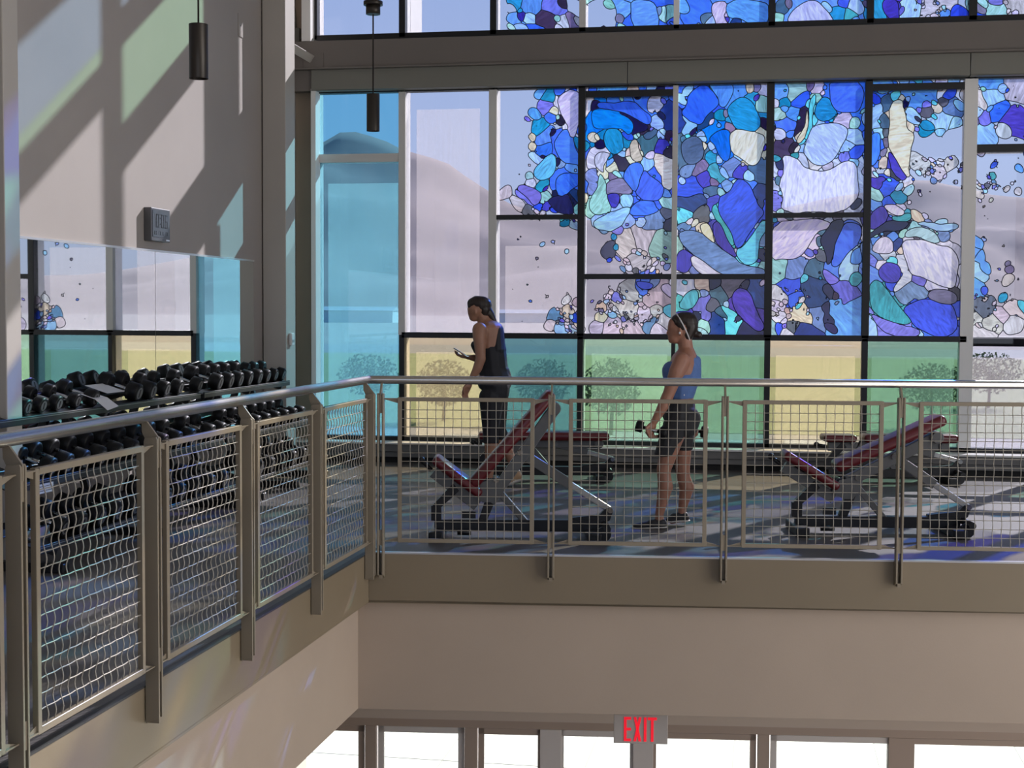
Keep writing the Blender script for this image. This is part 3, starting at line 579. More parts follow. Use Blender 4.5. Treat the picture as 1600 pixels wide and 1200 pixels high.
tr = t.nodes.new('ShaderNodeBsdfTransparent'); tl = t.nodes.new('ShaderNodeBsdfTranslucent'); gl = t.nodes.new('ShaderNodeBsdfGlossy'); gl.inputs['Roughness'].default_value = .08
t.links.new(mn.outputs[0], tr.inputs[0]); t.links.new(mn.outputs[0], tl.inputs[0])
m1 = t.nodes.new('ShaderNodeMixShader'); m1.inputs[0].default_value = .22; t.links.new(tr.outputs[0], m1.inputs[1]); t.links.new(tl.outputs[0], m1.inputs[2])
m2 = t.nodes.new('ShaderNodeMixShader'); m2.inputs[0].default_value = .04; t.links.new(m1.outputs[0], m2.inputs[1]); t.links.new(gl.outputs[0], m2.inputs[2]); t.links.new(m2.outputs[0], o_.inputs[0])
LEADM = mat('lead_came', (.03, .035, .06), .5, metal=.3)
BAYW = {2: 'third', 3: 'fourth', 4: 'fifth', 5: 'sixth', 6: 'seventh', 7: 'eighth', 8: 'ninth', 9: 'tenth', 10: 'eleventh', 11: 'twelfth'}
DESC = {(0, 2): 'leaded glass panel with cream column and blue rosette on right half of pane', (0, 3): 'leaded glass panel with bright turquoise top and dark blue rosettes',
        (0, 4): 'leaded glass panel with large royal blue drop above a turquoise curve', (0, 5): 'leaded glass panel with wide lavender white swirl and deep blue fins below',
        (0, 6): 'leaded glass panel with tall cream leaf and violet and teal sea forms', (0, 7): 'sparse leaded glass panel with blue purple disc and clear ripples right of white mullion',
        (1, 2): 'upper leaded glass strip with small blue bubbles and purple pieces', (1, 3): 'upper leaded glass strip with pale blue sheet between cream edges',
        (1, 4): 'upper leaded glass strip with white flame beside plain sky blue sheet', (1, 5): 'upper leaded glass strip with big pale blue dome and teal end',
        (1, 6): 'upper leaded glass strip with violet piece and pale aqua disc', (1, 7): 'upper leaded glass strip with seafoam marbled piece right of white mullion'}
for (row, b), A in sorted(ART.items()):
    if len(A['f']) < 12: continue
    root = empty('leaded_glass_panel', ((MX[b]+MX[b+1])/2, YW-.012, (ZT if row == 0 else ZU0)))
    tag(root, DESC.get((row, b), 'leaded blue art glass panel in the %s bay from left, %s row' % (BAYW[b], 'upper' if row else 'lower')), 'art glass', 'leaded art glass panels of the window wall')
    ox, oy, oz = root.location
    me = bpy.data.meshes.new('glass_pieces'); me.from_pydata([(x-ox, y-oy, z-oz) for x, y, z in A['v']], [], A['f']); me.materials.append(am)
    ca = me.color_attributes.new('piece_colour', 'FLOAT_COLOR', 'CORNER'); fa = me.attributes.new('piece_seed', 'FLOAT', 'FACE')
    buf = np.empty((len(me.loops), 4), np.float32); k_ = 0
    for f_, c_ in zip(A['f'], A['c']):
        q = srgb(c_)
        for u in f_: buf[k_] = (*q, 1); k_ += 1
    ca.data.foreach_set('color', buf.ravel()); fa.data.foreach_set('value', np.array([(s*2.399) % 31.4 for s in A['s']], np.float32))
    o = bpy.data.objects.new('glass_pieces', me); COL.objects.link(o); o.parent = root
    if A['lead'].v:
        A['lead'].v = [(x-ox, y-oy, z-oz) for x, y, z in A['lead'].v]; A['lead'].build('lead_lines', LEADM, root)

# ------------------------------------------------------------------ guard railings
ORD = ['first', 'second', 'third', 'fourth', 'fifth', 'sixth', 'seventh', 'eighth', 'ninth', 'tenth', 'eleventh', 'twelfth', 'thirteenth']
def railing(root, P0, d, o, posts, panels, hr):
    """P0 corner point at floor level, d along, o towards the void; posts/panels given by distance"""
    P0 = Vector(P0)-root.location; up = Vector((0, 0, 1))
    def L(t, a, z): return P0+d*t+o*a+up*z
    oo = .005
    for t in posts:
        ps = empty('post', tuple(L(t, 0, 0))); ps.parent = root
        def Q(a, z, dt=0): return d*dt+o*a+up*z
        for s in (-1, 1):
            poly = [Q(oo, -.165), Q(oo, 1.07), Q(oo+.004, 1.085), Q(oo+.056, 1.09), Q(oo+.062, 1.08), Q(oo+.062, -.14)]
            c = s*.0165
            MB().prism(poly, c-.006, c+.006, d).build('post_plate', RAILP, ps, bevel=.0015, seg=1)
        for z0, z1 in ((.955, 1.075), (.06, .165), (-.165, -.14)):
            MB().obox(Q(oo+.004, z0, -.0105), d*.021, o*.052, up*(z1-z0)).build('spacer', RAILP, ps)
        MB().prism([Q(oo+.002, 1.03), Q(oo+.002, 1.075), Q(-.010, 1.11), Q(-.012, 1.158), Q(.010, 1.16), Q(oo+.060, 1.088), Q(oo+.060, 1.03)], -.0058, .0058, d).build('top_blade', RAILP, ps)
    for a, b in panels:
        pn = empty('mesh_panel', tuple(L(a, .038, 0))); pn.parent = root
        w = b-a; z0, z1 = .082, 1.062; fb = .026; fd = .024
        def F(t, a_, z): return d*t+o*a_+up*z
        m = MB()
        m.obox(F(0, -fd/2, z0), d*fb, o*fd, up*(z1-z0)); m.obox(F(w-fb, -fd/2, z0), d*fb, o*fd, up*(z1-z0))
        m.obox(F(fb, -fd/2, z0), d*(w-2*fb), o*fd, up*fb); m.obox(F(fb, -fd/2, z1-fb), d*(w-2*fb), o*fd, up*fb)
        m.build('panel_frame', RAILP, pn, bevel=.002, seg=1)
        m = MB(); pit = .0585
        for z in (z0+.004, z1-.012):
            for t0, t1 in ((-.105, 0), (w, w+.105)):
                v = [F(t0, -.012, z), F(t0, .012, z), F(t1, .012, z), F(t1, -.012, z)]
                m.add(v+[p+up*.006 for p in v], [(0, 1, 2, 3), (7, 6, 5, 4), (0, 4, 5, 1), (1, 5, 6, 2), (2, 6, 7, 3), (3, 7, 4, 0)])
        for z, s_ in ((z1-.012, -1), (z0+.006, 1)):
            for t0, t1 in ((-.098, 0), (w+.098, w)):
                m.prism([F(t0, 0, z), F(t1, 0, z), F(t1, 0, z+s_*.028)], -.003, .003, o)
        m.build('bracket', RAILP, pn)
        m = MB(); nv = int(round((w-2*fb)/pit)); nh = int(round((z1-z0-2*fb)/pit)); pv = (w-2*fb)/nv; ph = (z1-z0-2*fb)/nh; A = .0068
        for i in range(1, nv):
            pts = []; K = nh*4
            for k_ in range(K+1):
                z = z0+fb+(z1-z0-2*fb)*k_/K; pts.append(F(fb+i*pv, A*math.sin(math.pi*k_/4), z))
            m.tube(pts, .0028, 5, caps=False)
        for j in range(1, nh):
            pts = []; K = nv*4
            for k_ in range(K+1):
                t = fb+(w-2*fb)*k_/K; pts.append(F(t, .0022*math.cos(math.pi*(k_/4+j)), z0+fb+j*ph))
            m.tube(pts, .0028, 5, caps=False)
        m.build('wire_mesh', WIRE, pn)
# left run, towards the photographer
root = empty('guard_railing', (XL, YC, 0)); tag(root, 'left guard railing running towards the viewer, steel handrail over wavy crimped mesh', 'railing')
LP = [.0873+1.15*j for j in range(0, 8)]
railing(root, C0, Vector((0, -1, 0)), Vector((1, 0, 0)), LP, [(a+.115, b-.115) for a, b in zip(LP[:-1], LP[1:])], 0)
hc = Vector((XL+.056, YC, HH)); hc0 = Vector((.056, 0, HH))
# corner where the two handrails meet
tcr = -.056*math.tan(PHI/2)
m = MB(); m.tube([Vector((.0, -10.2, HH)), Vector((.0, -.012, HH))], .0275, 20); m.build('handrail', STEEL, root)
root = empty('guard_railing', (XL, YC, 0)); tag(root, 'far guard railing across the balcony edge in front of the people', 'railing')
RP = [.0892+1.15*j for j in range(0, 8)]
railing(root, C0, D2, -N2, RP, [(a+.115, b-.115) for a, b in zip(RP[:-1], RP[1:])], 0)
m = MB(); m.tube([Vector((.0, -.020, HH)), Vector((.004, -.006, HH)), Vector((.02, .002, HH)), D2*.06+Vector((0, 0, HH)), D2*8.6+Vector((0, 0, HH))], .0275, 20); m.build('handrail', STEEL, root)

# ------------------------------------------------------------------ pendants
PENDM = mat('dark_bronze', (.045, .038, .032), .38, metal=.5)
def pendant(px, py0, py1, Y, label, canopy=False, R_=.066):
    top = onY(px, py0, Y); bot = onY(px, py1, Y); h = top.z-bot.z; root = empty('pendant_light', (top.x, Y, bot.z)); tag(root, label, 'lamp')
    m = MB(); m.tube([(0, 0, 0), (0, 0, h)], R_, 28, caps=False); m.tube([(0, 0, h), (0, 0, h-.004)], R_, 28); m.tube([(0, 0, .0), (0, 0, h*.9)], R_-.006, 28, caps=False); m.tube([(0, 0, h*.5), (0, 0, h*.5+.004)], R_-.005, 28); m.build('lamp_shade', PENDM, root)
    m = MB(); m.tube([(0, 0, h), (0, 0, ZC-bot.z-.03)], .007, 8); m.build('suspension_rod', PENDM, root)
    m = MB(); m.tube([(0, 0, ZC-bot.z-.04), (0, 0, ZC-bot.z)], .06, 20); m.build('ceiling_rose', PENDM, root)
    if canopy:
        c1 = onY(px-1, 12, Y).z-bot.z
        m = MB(); m.tube([(0, 0, c1-.06), (0, 0, c1+.02)], .064, 20); m.tube([(0, 0, c1+.02), (0, 0, c1+.055)], .085, 20); m.tube([(0, 0, c1+.055), (0, 0, c1+.10)], .03, 14); m.build('rod_coupling', PENDM, root)
pendant(310, 38, 123, 9.55, 'large dark bronze cylinder pendant lamp hanging before the left wall')
pendant(583, 147, 205, 12.5, 'smaller looking dark cylinder pendant lamp hanging before the window wall', True, .058)

# ------------------------------------------------------------------ wall clock
c0, c1 = onX(219, 327, XW+.08), onX(249, 374, XW+.08)
zt, zb = 2.50, 2.22; yc0, yc1 = 11.36, 11.74
root = empty('wall_clock', (XW, (yc0+yc1)/2, zb)); tag(root, 'square digital wall clock showing 10:06 above the mirror', 'clock')
hw = (yc1-yc0)/2; H_ = zt-zb
CASE = mat('clock_case', (.12, .12, .125), .35, metal=.5); LCD = mat('lcd_face', (.06, .072, .08), .3); SEG = mat('lcd_digit', (.012, .016, .02), .4)
m = MB(); m.box(.0, .07, -hw, hw, 0, H_); m.build('case', CASE, root, bevel=.006)
m = MB(); m.box(.069, .073, -hw+.02, hw-.02, .035, H_-.02); m.build('screen', LCD, root)
m = MB(); m.box(.070, .0735, hw-.09, hw-.02, .010, .022); m.build('badge', mat('badge_silver', (.7, .7, .7), .3, metal=.8), root)
SEGS = {'0': 'abcdef', '1': 'bc', '6': 'acdefg'}
def digit(m, ch, u0, v0, w, h, s, x=.0745):
    P = {'a': (u0, u0+w, v0+h-s, v0+h), 'g': (u0, u0+w, v0+h/2-s/2, v0+h/2+s/2), 'd': (u0, u0+w, v0, v0+s), 'f': (u0, u0+s, v0+h/2, v0+h), 'e': (u0, u0+s, v0, v0+h/2),
         'b': (u0+w-s, u0+w, v0+h/2, v0+h), 'c': (u0+w-s, u0+w, v0, v0+h/2)}
    for q in SEGS[ch]:
        a, b, c, d_ = P[q]; m.box(.0725, x, a+.001, b-.001, c+.001, d_-.001)
dm = MB(); 
for ch, u in (('1', -.168), ('0', -.098), ('0', .000), ('6', .075)): digit(dm, ch, u, .115, .052, .115, .011)
dm.box(.0725, .0745, -.026, -.014, .19, .202); dm.box(.0725, .0745, -.026, -.014, .14, .152)
dm.build('digits', SEG, root)
dm = MB()
for i, (u, w) in enumerate(((-.14, .02), (-.105, .018), (-.05, .02), (-.02, .02), (.03, .022), (.09, .018), (.12, .016))):
    dm.box(.0725, .0743, u, u+w, .055, .058); dm.box(.0725, .0743, u, u+.005, .055, .085); dm.box(.0725, .0743, u, u+w, .082, .085)
dm.build('small_digits', SEG, root)

# ------------------------------------------------------------------ mirror
MIR = mat('mirror_silver', (.86, .90, .88), .015, metal=1.)
y_ = [8.75, 11.56, 13.94]
for i, (a, b) in enumerate(zip(y_[:-1], y_[1:])):
    t = empty('wall_mirror', (XW, (a+b)/2, .48)); h2 = (b-a)/2
    tag(t, ['frameless mirror sheet between near column and thin seam', 'frameless mirror sheet right of the thin seam, ending by far column'][i], 'mirror', 'mirrors above the dumbbell racks')
    MB().box(.002, .010, -h2+.004, h2-.004, 0, 1.655).build('mirror_glass', MIR, t)
    MB().box(.0, .016, -h2, h2, 1.655, 1.672).build('top_channel', mat('mirror_channel', (.7, .7, .68), .3, metal=.7), t)
# thermostat / sensor on the column and a wall plate
t = empty('wall_sensor', (-4.918, 14.32, 1.34)); tag(t, 'small white plastic sensor on the side of the far column', 'sensor')
m = MB(); m.box(0, .035, -.04, .05, -.06, .07); m.build('body', mat('white_plastic', (.7, .7, .68), .4), t, bevel=.01); MB().box(.034, .038, -.02, .03, -.03, .0).build('grille', mat('grey_plastic', (.35, .35, .35), .5), t)
p = onX(375, 40, XW); t = empty('wall_plate', (XW, p.y, p.z)); tag(t, 'small flat cover plate high on the left wall', 'plate'); MB().box(0, .008, -.06, .06, -.11, .11).build('cover', WALL, t, bevel=.002); MB().box(.008, .010, -.008, .008, -.008, .008).build('screw', CHROME, t)

# ------------------------------------------------------------------ dumbbells and racks
CAPM = mat('dumbbell_end_cap', (.10, .10, .105), .4)
def make_dumbbell(r, hl, grip):
    """axis along local x, centre at origin"""
    root = empty('dumbbell')
    for s in (-1, 1):
        m = MB(); x0, x1 = s*grip/2, s*(grip/2+hl); ch = r*.14
        m.tube([(x0, 0, 0), (x0+s*ch, 0, 0), (x1-s*ch, 0, 0), (x1, 0, 0)], [r*.80, r, r, r*.82], 12)
        h = m.build('head', URE, root)
        m = MB(); m.tube([(x1, 0, 0), (x1+s*.002, 0, 0)], [r*.62, r*.62], 20); c = m.build('end_ring', CAPM, h)
        m = MB(); m.box(x1-.001, x1+.0035*s, -r*.10, r*.10, -r*.42, r*.42) if s > 0 else m.box(x1+.0035*s, x1+.001, -r*.10, r*.10, -r*.42, r*.42); m.build('number_mark', URE, h)
    m = MB(); m.tube([(-grip/2-.002, 0, 0), (-grip/4, 0, 0), (0, 0, 0), (grip/4, 0, 0), (grip/2+.002, 0, 0)], [.013, .0145, .016, .0145, .013], 12); m.build('handle', CHROME, root)
    return root
DBP = {}
def dumbbell(loc, size, label, group, tilt=0., yaw=0.):
    r, hl, g = {0: (.046, .055, .125), 1: (.056, .068, .13), 2: (.066, .082, .135), 3: (.074, .100, .14)}[size]
    if size not in DBP: DBP[size] = make_dumbbell(r, hl, g); o = DBP[size]
    else: o = copy_tree(DBP[size])
    o.location = loc; o.rotation_euler = (0, tilt, yaw); tag(o, label, 'dumbbell', group); return o
TX, LX, BX = -4.76, -4.56, -4.36      # x of the front edges of the three tiers
TIER = [(TX, .985), (LX, .60), (BX, .24)]
TILT = .30                             # trays tip towards the user
def ycoord(px, X): return onX(px, 600, X).y
def make_rack(y0, y1, label):
    root = empty('dumbbell_rack', (0, (y0+y1)/2, 0)); tag(root, label, 'rack', 'black three tier dumbbell racks')
    h = (y1-y0)/2
    for (x, z) in TIER:
        m = MB(); dx = .36; dz = dx*math.sin(TILT)
        for off in (.03, .24):
            m.obox((x-off-.075, -h, z-.075+(off+.075)*math.tan(TILT)), (.075, 0, -.075*math.tan(TILT)), (0, 2*h, 0), (0, 0, .010))
        m.obox((x-.012, -h, z-.095), (.012, 0, 0), (0, 2*h, 0), (0, 0, .05)); m.obox((x-.37, -h, z-.10+.11), (.012, 0, 0), (0, 2*h, 0), (0, 0, .05))
        m.build('tray', RACK, root, bevel=.002, seg=1)
        m = MB(); m.obox((x+.0005, -h, z-.060), (.0025, 0, 0), (0, 2*h, 0), (0, 0, .004)); m.build('label_strip', mat('tray_edge', (.25, .25, .25), .3, metal=.6), root)
    for s in (-1, 0, 1) if h > .9 else (-1, 1):
        y = s*(h-.22)
        m = MB(); m.bar((-5.12, y, .96), (-4.84, y, .05), .06, .05)
        for (x, z) in TIER: m.bar((x-(.36 if x == TX else .50), y, z-.115+(.36 if x == TX else .50)*math.tan(TILT)), (x-.01, y, z-.115), .04, .04)
        m.build('upright', RACK, root, bevel=.004, seg=1)
        m = MB(); m.box(-5.13, -4.30, y-.04, y+.04, 0, .06); m.build('foot', RACK, root, bevel=.006, seg=1)
    return root
yA0, yA1 = ycoord(36, TX)-.55, ycoord(315, TX)-.02
yB0, yB1 = ycoord(318, TX)+.02, ycoord(452, TX)+.02
yN0, yN1 = yA0-2.6, yA0-.06
make_rack(yA0, yA1, 'near three tier black dumbbell rack below the mirror, partly filled top tier')
make_rack(yB0, yB1, 'far three tier black dumbbell rack ending beside the far column')
def row(pxs, tier, sizes, grp, lab):
    x, z = TIER[tier]
    for i, (px, sz) in enumerate(zip(pxs, sizes)):
        r = (.046, .056, .066, .074)[sz]; L_ = (.055, .068, .082, .10)[sz]; g = (.125, .13, .135, .14)[sz]
        X = x-.17; y = ycoord(px, x-.17+(g/2+L_)*math.cos(TILT)); zc = z-.065+.17*math.tan(TILT)+r/math.cos(TILT)*.98
        dumbbell((X, y, zc), sz, lab(i, len(pxs)), grp, tilt=TILT)
ord_ = lambda i: ORD[i] if i < len(ORD) else str(i+1)
row([44, 68, 93, 122, 150], 0, [1, 1, 1, 1, 2], 'dumbbells at the left end of the top tier', lambda i, n: 'small black dumbbell, %s from the left end of the top tier' % ord_(i))
row([218, 240, 262, 283, 313], 0, [3, 3, 2, 2, 2], 'dumbbells in the middle of the top tier', lambda i, n: 'black dumbbell on middle of top tier, %s of the five after the gap' % ord_(i))
row([345, 362, 377, 392, 407, 420, 432, 444], 0, [3, 3, 3, 3, 3, 2, 2, 2], 'dumbbells on the far rack top tier', lambda i, n: 'black dumbbell on far rack top tier, %s from the column end' % ord_(n-1-i))
row([82, 108, 134, 160, 186, 211, 235, 258, 280, 301], 1, [2, 3, 3, 3, 3, 3, 3, 3, 3, 3], 'dumbbells on the near rack second tier', lambda i, n: 'black dumbbell on near rack second tier under the handrail, %s from left' % ord_(i))
row([332, 349], 1, [3, 3], 'pair of big dumbbells on the second tier', lambda i, n: 'big black dumbbell on second tier near the rack joint, %s one' % ['left', 'right'][i])
row([388, 404, 419, 434, 448, 461, 473], 1, [3, 3, 3, 3, 3, 3, 3], 'dumbbells on the far rack second tier', lambda i, n: 'black dumbbell on far rack second tier, %s from the far end' % ord_(n-1-i))
row([100, 128, 158, 185, 212, 262, 285, 308, 332, 352], 2, [2, 3, 3, 3, 3, 3, 3, 3, 3, 3], 'dumbbells on the near rack bottom tier', lambda i, n: 'black dumbbell seen through the mesh on near bottom tier, %s from left' % ord_(i))
row([408, 426, 443, 460, 476, 490], 2, [3]*6, 'dumbbells on the far rack bottom tier', lambda i, n: 'black dumbbell seen through the mesh on far bottom tier, %s from right' % ord_(n-1-i))
# paper sheets and a label card on the racks
PAPER = mat('paper', (.55, .55, .57), .7, noise=.03, scale=30)
p = onX(168, 636, TX+.015)
t = MB().add([(0, -.02, .035), (0, .18, .035), (.03, .30, -.035), (.03, .12, -.055), (-.10, -.04, .07), (-.10, .15, .07)], [(0, 1, 2, 3), (4, 5, 1, 0)]).build('paper_sheet', PAPER, loc=(TX, ycoord(150, TX), .985-.02))
sd_ = t.modifiers.new('s', 'SOLIDIFY'); sd_.thickness = .0015; tag(t, 'white paper sheet hanging over the edge of the top tier', 'paper')
t = MB().box(-.25, -.06, -.10, .20, -.001, .001).build('paper_sheet', PAPER, loc=(TX-.04, ycoord(196, TX), 1.0)); t.rotation_euler = (0, TILT, 0); tag(t, 'white paper sheet lying in the empty gap of the top tier', 'paper')
t = empty('label_card', (LX+.012, ycoord(66, LX), .50)); tag(t, 'small pale weight label card at left end of second tier', 'card'); MB().box(0, .004, -.10, .10, -.03, .03).build('card', mat('card_cream', (.50, .49, .38), .6), t)
m = MB(); [m.box(.004, .0045, -.09, .085, z, z+.004) for z in (.012, -.002, -.016)]; m.build('printed_lines', RACK, t)
t = MB().box(-.12, .0, -.12, .12, -.03, .0).build('black_case', RACK, loc=(LX-.05, ycoord(78, LX)-.05, .60), bevel=.006); tag(t, 'flat black box with pale lid at left end of second tier', 'box')

# ------------------------------------------------------------------ adjustable benches (profile in local x-z, width along y)
def V3(x, z, y=0): return Vector((x, y, z))
def pad(name, root, p0, p1, th, wid, mt=PADR):
    p0, p1 = V3(*p0), V3(*p1); d = (p1-p0).normalized(); u = Vector((-d.z, 0, d.x)); u = u if u.z > 0 else -u
    m = MB(); m.obox(p0-u*th/2-Vector((0, wid/2, 0)), d*(p1-p0).length, (0, wid, 0), u*th); o = m.build(name, mt, root, bevel=th*.42, seg=4)
    for pl in o.data.polygons: pl.use_smooth = True
    return o
def bench(loc, rz, label, grp, seat, back, backframe, strut0, k=1.0):
    """seat/back: ((x,z),(x,z)) centre lines of the pads"""
    root = empty('weight_bench', loc, rz); tag(root, label, 'bench', grp)
    m = MB(); m.obox((-.62, -.04, .045), (1.22, 0, 0), (0, .08, 0), (0, 0, .085)); m.build('base_beam', BBLK, root, bevel=.006)
    for x, w in ((-.60, .52), (.53, .60)):
        m = MB(); m.obox((x-.05, -w/2, .0), (.10, 0, 0), (0, w, 0), (0, 0, .07)); f = m.build('foot', BBLK, root, bevel=.01)
    for s in (-1, 1):
        m = MB(); m.tube([(.60, s*.20-.02, .055), (.60, s*.20+.02, .055)], .052, 20); m.build('wheel', BBLK, root)
    m = MB(); m.tube([(.62, -.28, .10), (.62, .28, .10)], .026, 14); m.build('roller', BBLK, root)
    # front upright, bent like the real one
    m = MB(); m.obox((-.645, -.035, .12), (.075, 0, 0), (0, .07, 0), (0, 0, .11)); m.prism([V3(-.645, .22), V3(-.57, .22), V3(-.44, .34), V3(-.485, .395)], -.035, .035, (0, 1, 0)); m.build('front_upright', BBLK, root, bevel=.004)
    m = MB(); m.prism([V3(-.30, .125), V3(-.235, .125), V3(-.155, .33), V3(-.225, .36)], -.03, .03, (0, 1, 0)); m.build('centre_leg', BBLK, root, bevel=.004)
    m = MB(); m.prism([V3(.06, .125), V3(.0, .125), V3(-.20, .35), V3(-.165, .385)], -.03, .03, (0, 1, 0)); m.build('rear_brace', GREYM, root, bevel=.004)
    # main hinge plates
    m = MB(); m.prism([V3(-.30, .40), V3(-.14, .44), V3(-.13, .36), V3(-.20, .26), V3(-.27, .26), V3(-.36, .31)], -.05, -.042, (0, 1, 0)); m.prism([V3(-.30, .40), V3(-.14, .44), V3(-.13, .36), V3(-.20, .26), V3(-.27, .26), V3(-.36, .31)], .042, .05, (0, 1, 0)); m.build('hinge_plate', GREYM, root)
    s0, s1 = V3(*seat[0]), V3(*seat[1]); d = (s1-s0).normalized(); u = Vector((-d.z, 0, d.x)); u = u if u.z > 0 else -u
    pad('seat_pad', root, seat[0], seat[1], .068, .27)
    m = MB(); a = s0-u*.085+d*.06; b = s1-u*.085+d*.03; m.bar(a, b, .085, .06); m.build('seat_frame', GREYM, root, bevel=.004)
    m = MB(); m.tube([a-d*.02, a-d*.10+Vector((0, 0, .015))], .016, 10); m.ball(a-d*.11+Vector((0, 0, .018)), .026); m.build('seat_handle', BBLK, root)
    b0, b1 = V3(*back[0]), V3(*back[1]); d = (b1-b0).normalized(); u = Vector((-d.z, 0, d.x)); u = u if u.z > 0 else -u
    pad('back_pad', root, back[0], back[1], .082, .27)
    f0, f1 = V3(*backframe[0]), V3(*backframe[1]); m = MB(); m.bar(f0, f1, .085, .07); m.tube([f1+Vector((0, -.07, 0))-d*.02, f1+Vector((0, .07, 0))-d*.02], .045, 14); m.build('back_frame', GREYM, root, bevel=.004)
    q0 = V3(*strut0); q1 = V3(.655, .205); dm_ = q0.lerp(q1, .56)
    m = MB(); m.bar(q0, dm_, .072, .06); m.build('support_strut', GREYM, root, bevel=.004)
    m = MB(); m.bar(dm_-(q1-q0)*.02, q1, .045, .045); m.build('telescopic_strut', mat('steel_grey', (.38, .38, .38), .3, metal=.8), root, bevel=.004)
    m = MB(); m.prism([V3(.68, .20), V3(.63, .22), V3(.58, .17), V3(.36, .145), V3(.36, .12), V3(.62, .11), V3(.655, .13)], -.03, .03, (0, 1, 0)); m.build('rear_lever', BBLK, root, bevel=.003)
    m = MB()
    for (x, z) in ((q0.x, q0.z), (-.385, .385), (-.17, .42), (.655, .205)): m.tube([(x, -.058, z), (x, .058, z)], .020, 12)
    m.build('hinge_bolts', CHROME, root)
    m = MB(); m.obox((-.42, -.035, .14), (.10, 0, 0), (0, .012, 0), (0, 0, .05)); m.tube([(-.45, -.12, .05), (-.35, -.12, .05)], .02, 8); m.build('floor_pin', BBLK, root)
    return root
SB = 196.
def bench_xy(pxc, pyf, Y):
    p = onY(pxc, pyf, Y); return p.x
RZB = .175
B1 = onZ(812, 839, 0); s1_ = 2248.1/((Vector((B1.x, B1.y, 0))-CAM).dot(Fv))
def b1(px, py): return ((px-812)/s1_, (839-py)/s1_)
bench((B1.x, B1.y, 0), RZB, 'steeply inclined dark red weight bench, left one nearest the railing', 'adjustable weight benches',
      (b1(678, 715), b1(752, 771)), (b1(737, 757), b1(862, 612)), (b1(765, 783), b1(868, 634)), b1(812, 706))
B2 = onZ(1372, 833, 0); s2_ = 2248.1/((Vector((B2.x, B2.y, 0))-CAM).dot(Fv))
def b2(px, py): return ((px-1372)/s2_, (833-py)/s2_)
bench((B2.x, B2.y, 0), RZB-.03, 'low inclined dark red weight bench, right one nearest the railing', 'adjustable weight benches',
      (b2(1222, 708), b2(1306, 760)), (b2(1302, 730), b2(1468, 652)), (b2(1322, 752), b2(1462, 680)), b2(1392, 712))
B3 = onZ(852, 749, 0)
bench((B3.x, B3.y, 0), .17, 'flat dark red weight bench behind the steep one, before the window ledge', 'flat benches by the window',
      ((-.66, .43), (-.36, .43)), ((-.30, .43), (.62, .43)), ((-.20, .355), (.54, .355)), (.10, .355))
B4 = onZ(1392, 753, 0)
bench((B4.x, B4.y, 0), .16, 'flat dark red weight bench behind the low inclined one, beside white mullion', 'flat benches by the window',
      ((-.68, .43), (-.36, .43)), ((-.29, .43), (.62, .43)), ((-.20, .355), (.52, .355)), (.10, .355))

# ------------------------------------------------------------------ people
def hull_blob(bm, p0, r0, p1, r1):
    r0 = r0 if isinstance(r0, tuple) else (r0,)*3; r1 = r1 if isinstance(r1, tuple) else (r1,)*3
    vs_ = []
    for p, r in ((p0, r0), (p1, r1)):
        for i in range(1, 8):
            th = math.pi*i/8
            for k_ in range(12):
                a = 2*math.pi*k_/12; vs_.append(bm.verts.new((p[0]+r[0]*math.sin(th)*math.cos(a), p[1]+r[1]*math.sin(th)*math.sin(a), p[2]+r[2]*math.cos(th))))
        vs_.append(bm.verts.new((p[0], p[1], p[2]+r[2]))); vs_.append(bm.verts.new((p[0], p[1], p[2]-r[2])))
    g = bmesh.ops.convex_hull(bm, input=vs_, use_existing_faces=False)
    dead = [e_ for e_ in g['geom_interior'] if isinstance(e_, bmesh.types.BMVert)]
    bmesh.ops.delete(bm, geom=dead, context='VERTS')
def body_mesh(name, blobs, mt, parent, voxel=.007, smooth=5, fac=.5):
    acc = bmesh.new()
    for bl in blobs:
        b_ = bmesh.new(); hull_blob(b_, *bl); bmesh.ops.recalc_face_normals(b_, faces=b_.faces)
        t_ = bpy.data.meshes.new('t'); b_.to_mesh(t_); b_.free(); acc.from_mesh(t_); bpy.data.meshes.remove(t_)
    me = bpy.data.meshes.new(name); acc.to_mesh(me); acc.free()
    o = bpy.data.objects.new(name, me); COL.objects.link(o)
    r = o.modifiers.new('r', 'REMESH'); r.mode = 'VOXEL'; r.voxel_size = voxel; r.use_smooth_shade = True
    s = o.modifiers.new('s', 'SMOOTH'); s.iterations = smooth; s.factor = fac
    evaluated(o); o.data.name = name; o.data.materials.clear(); o.data.materials.append(mt); o.parent = parent
    for p_ in o.data.polygons: p_.use_smooth = True
    return o
def skin_mat(name, col):
    m = mat(name, col, .5, noise=.06, scale=14); b = m.node_tree.nodes['Principled BSDF']; b.inputs['Subsurface Weight'].default_value = .08; b.inputs['Subsurface Scale'].default_value = .02; return m
SKIN = skin_mat('skin_warm', (.33, .155, .10)); SKIN2 = skin_mat('skin_tan', (.34, .17, .105))
HAIRD = mat('dark_brown_hair', (.018, .010, .007), .45, noise=.3, scale=60, stretch=(1, 1, .15))
BLUE = mat('blue_sport_fabric', (.085, .16, .37), .75, noise=.08, scale=20, bump=.1, bscale=200)
CHAR = mat('charcoal_short_fabric', (.020, .020, .023), .75, noise=.1, scale=20)
BLKF = mat('black_sport_fabric', (.010, .010, .014), .7, noise=.1, scale=20)
SHOE = mat('black_shoe_knit', (.012, .012, .014), .65); SOLE = mat('pale_sole', (.55, .52, .48), .6); TSOLE = mat('tan_shoe', (.42, .27, .15), .6)
EYEW = mat('eye_white', (.7, .7, .68), .2); LIPM = mat('lips', (.33, .11, .09), .45)
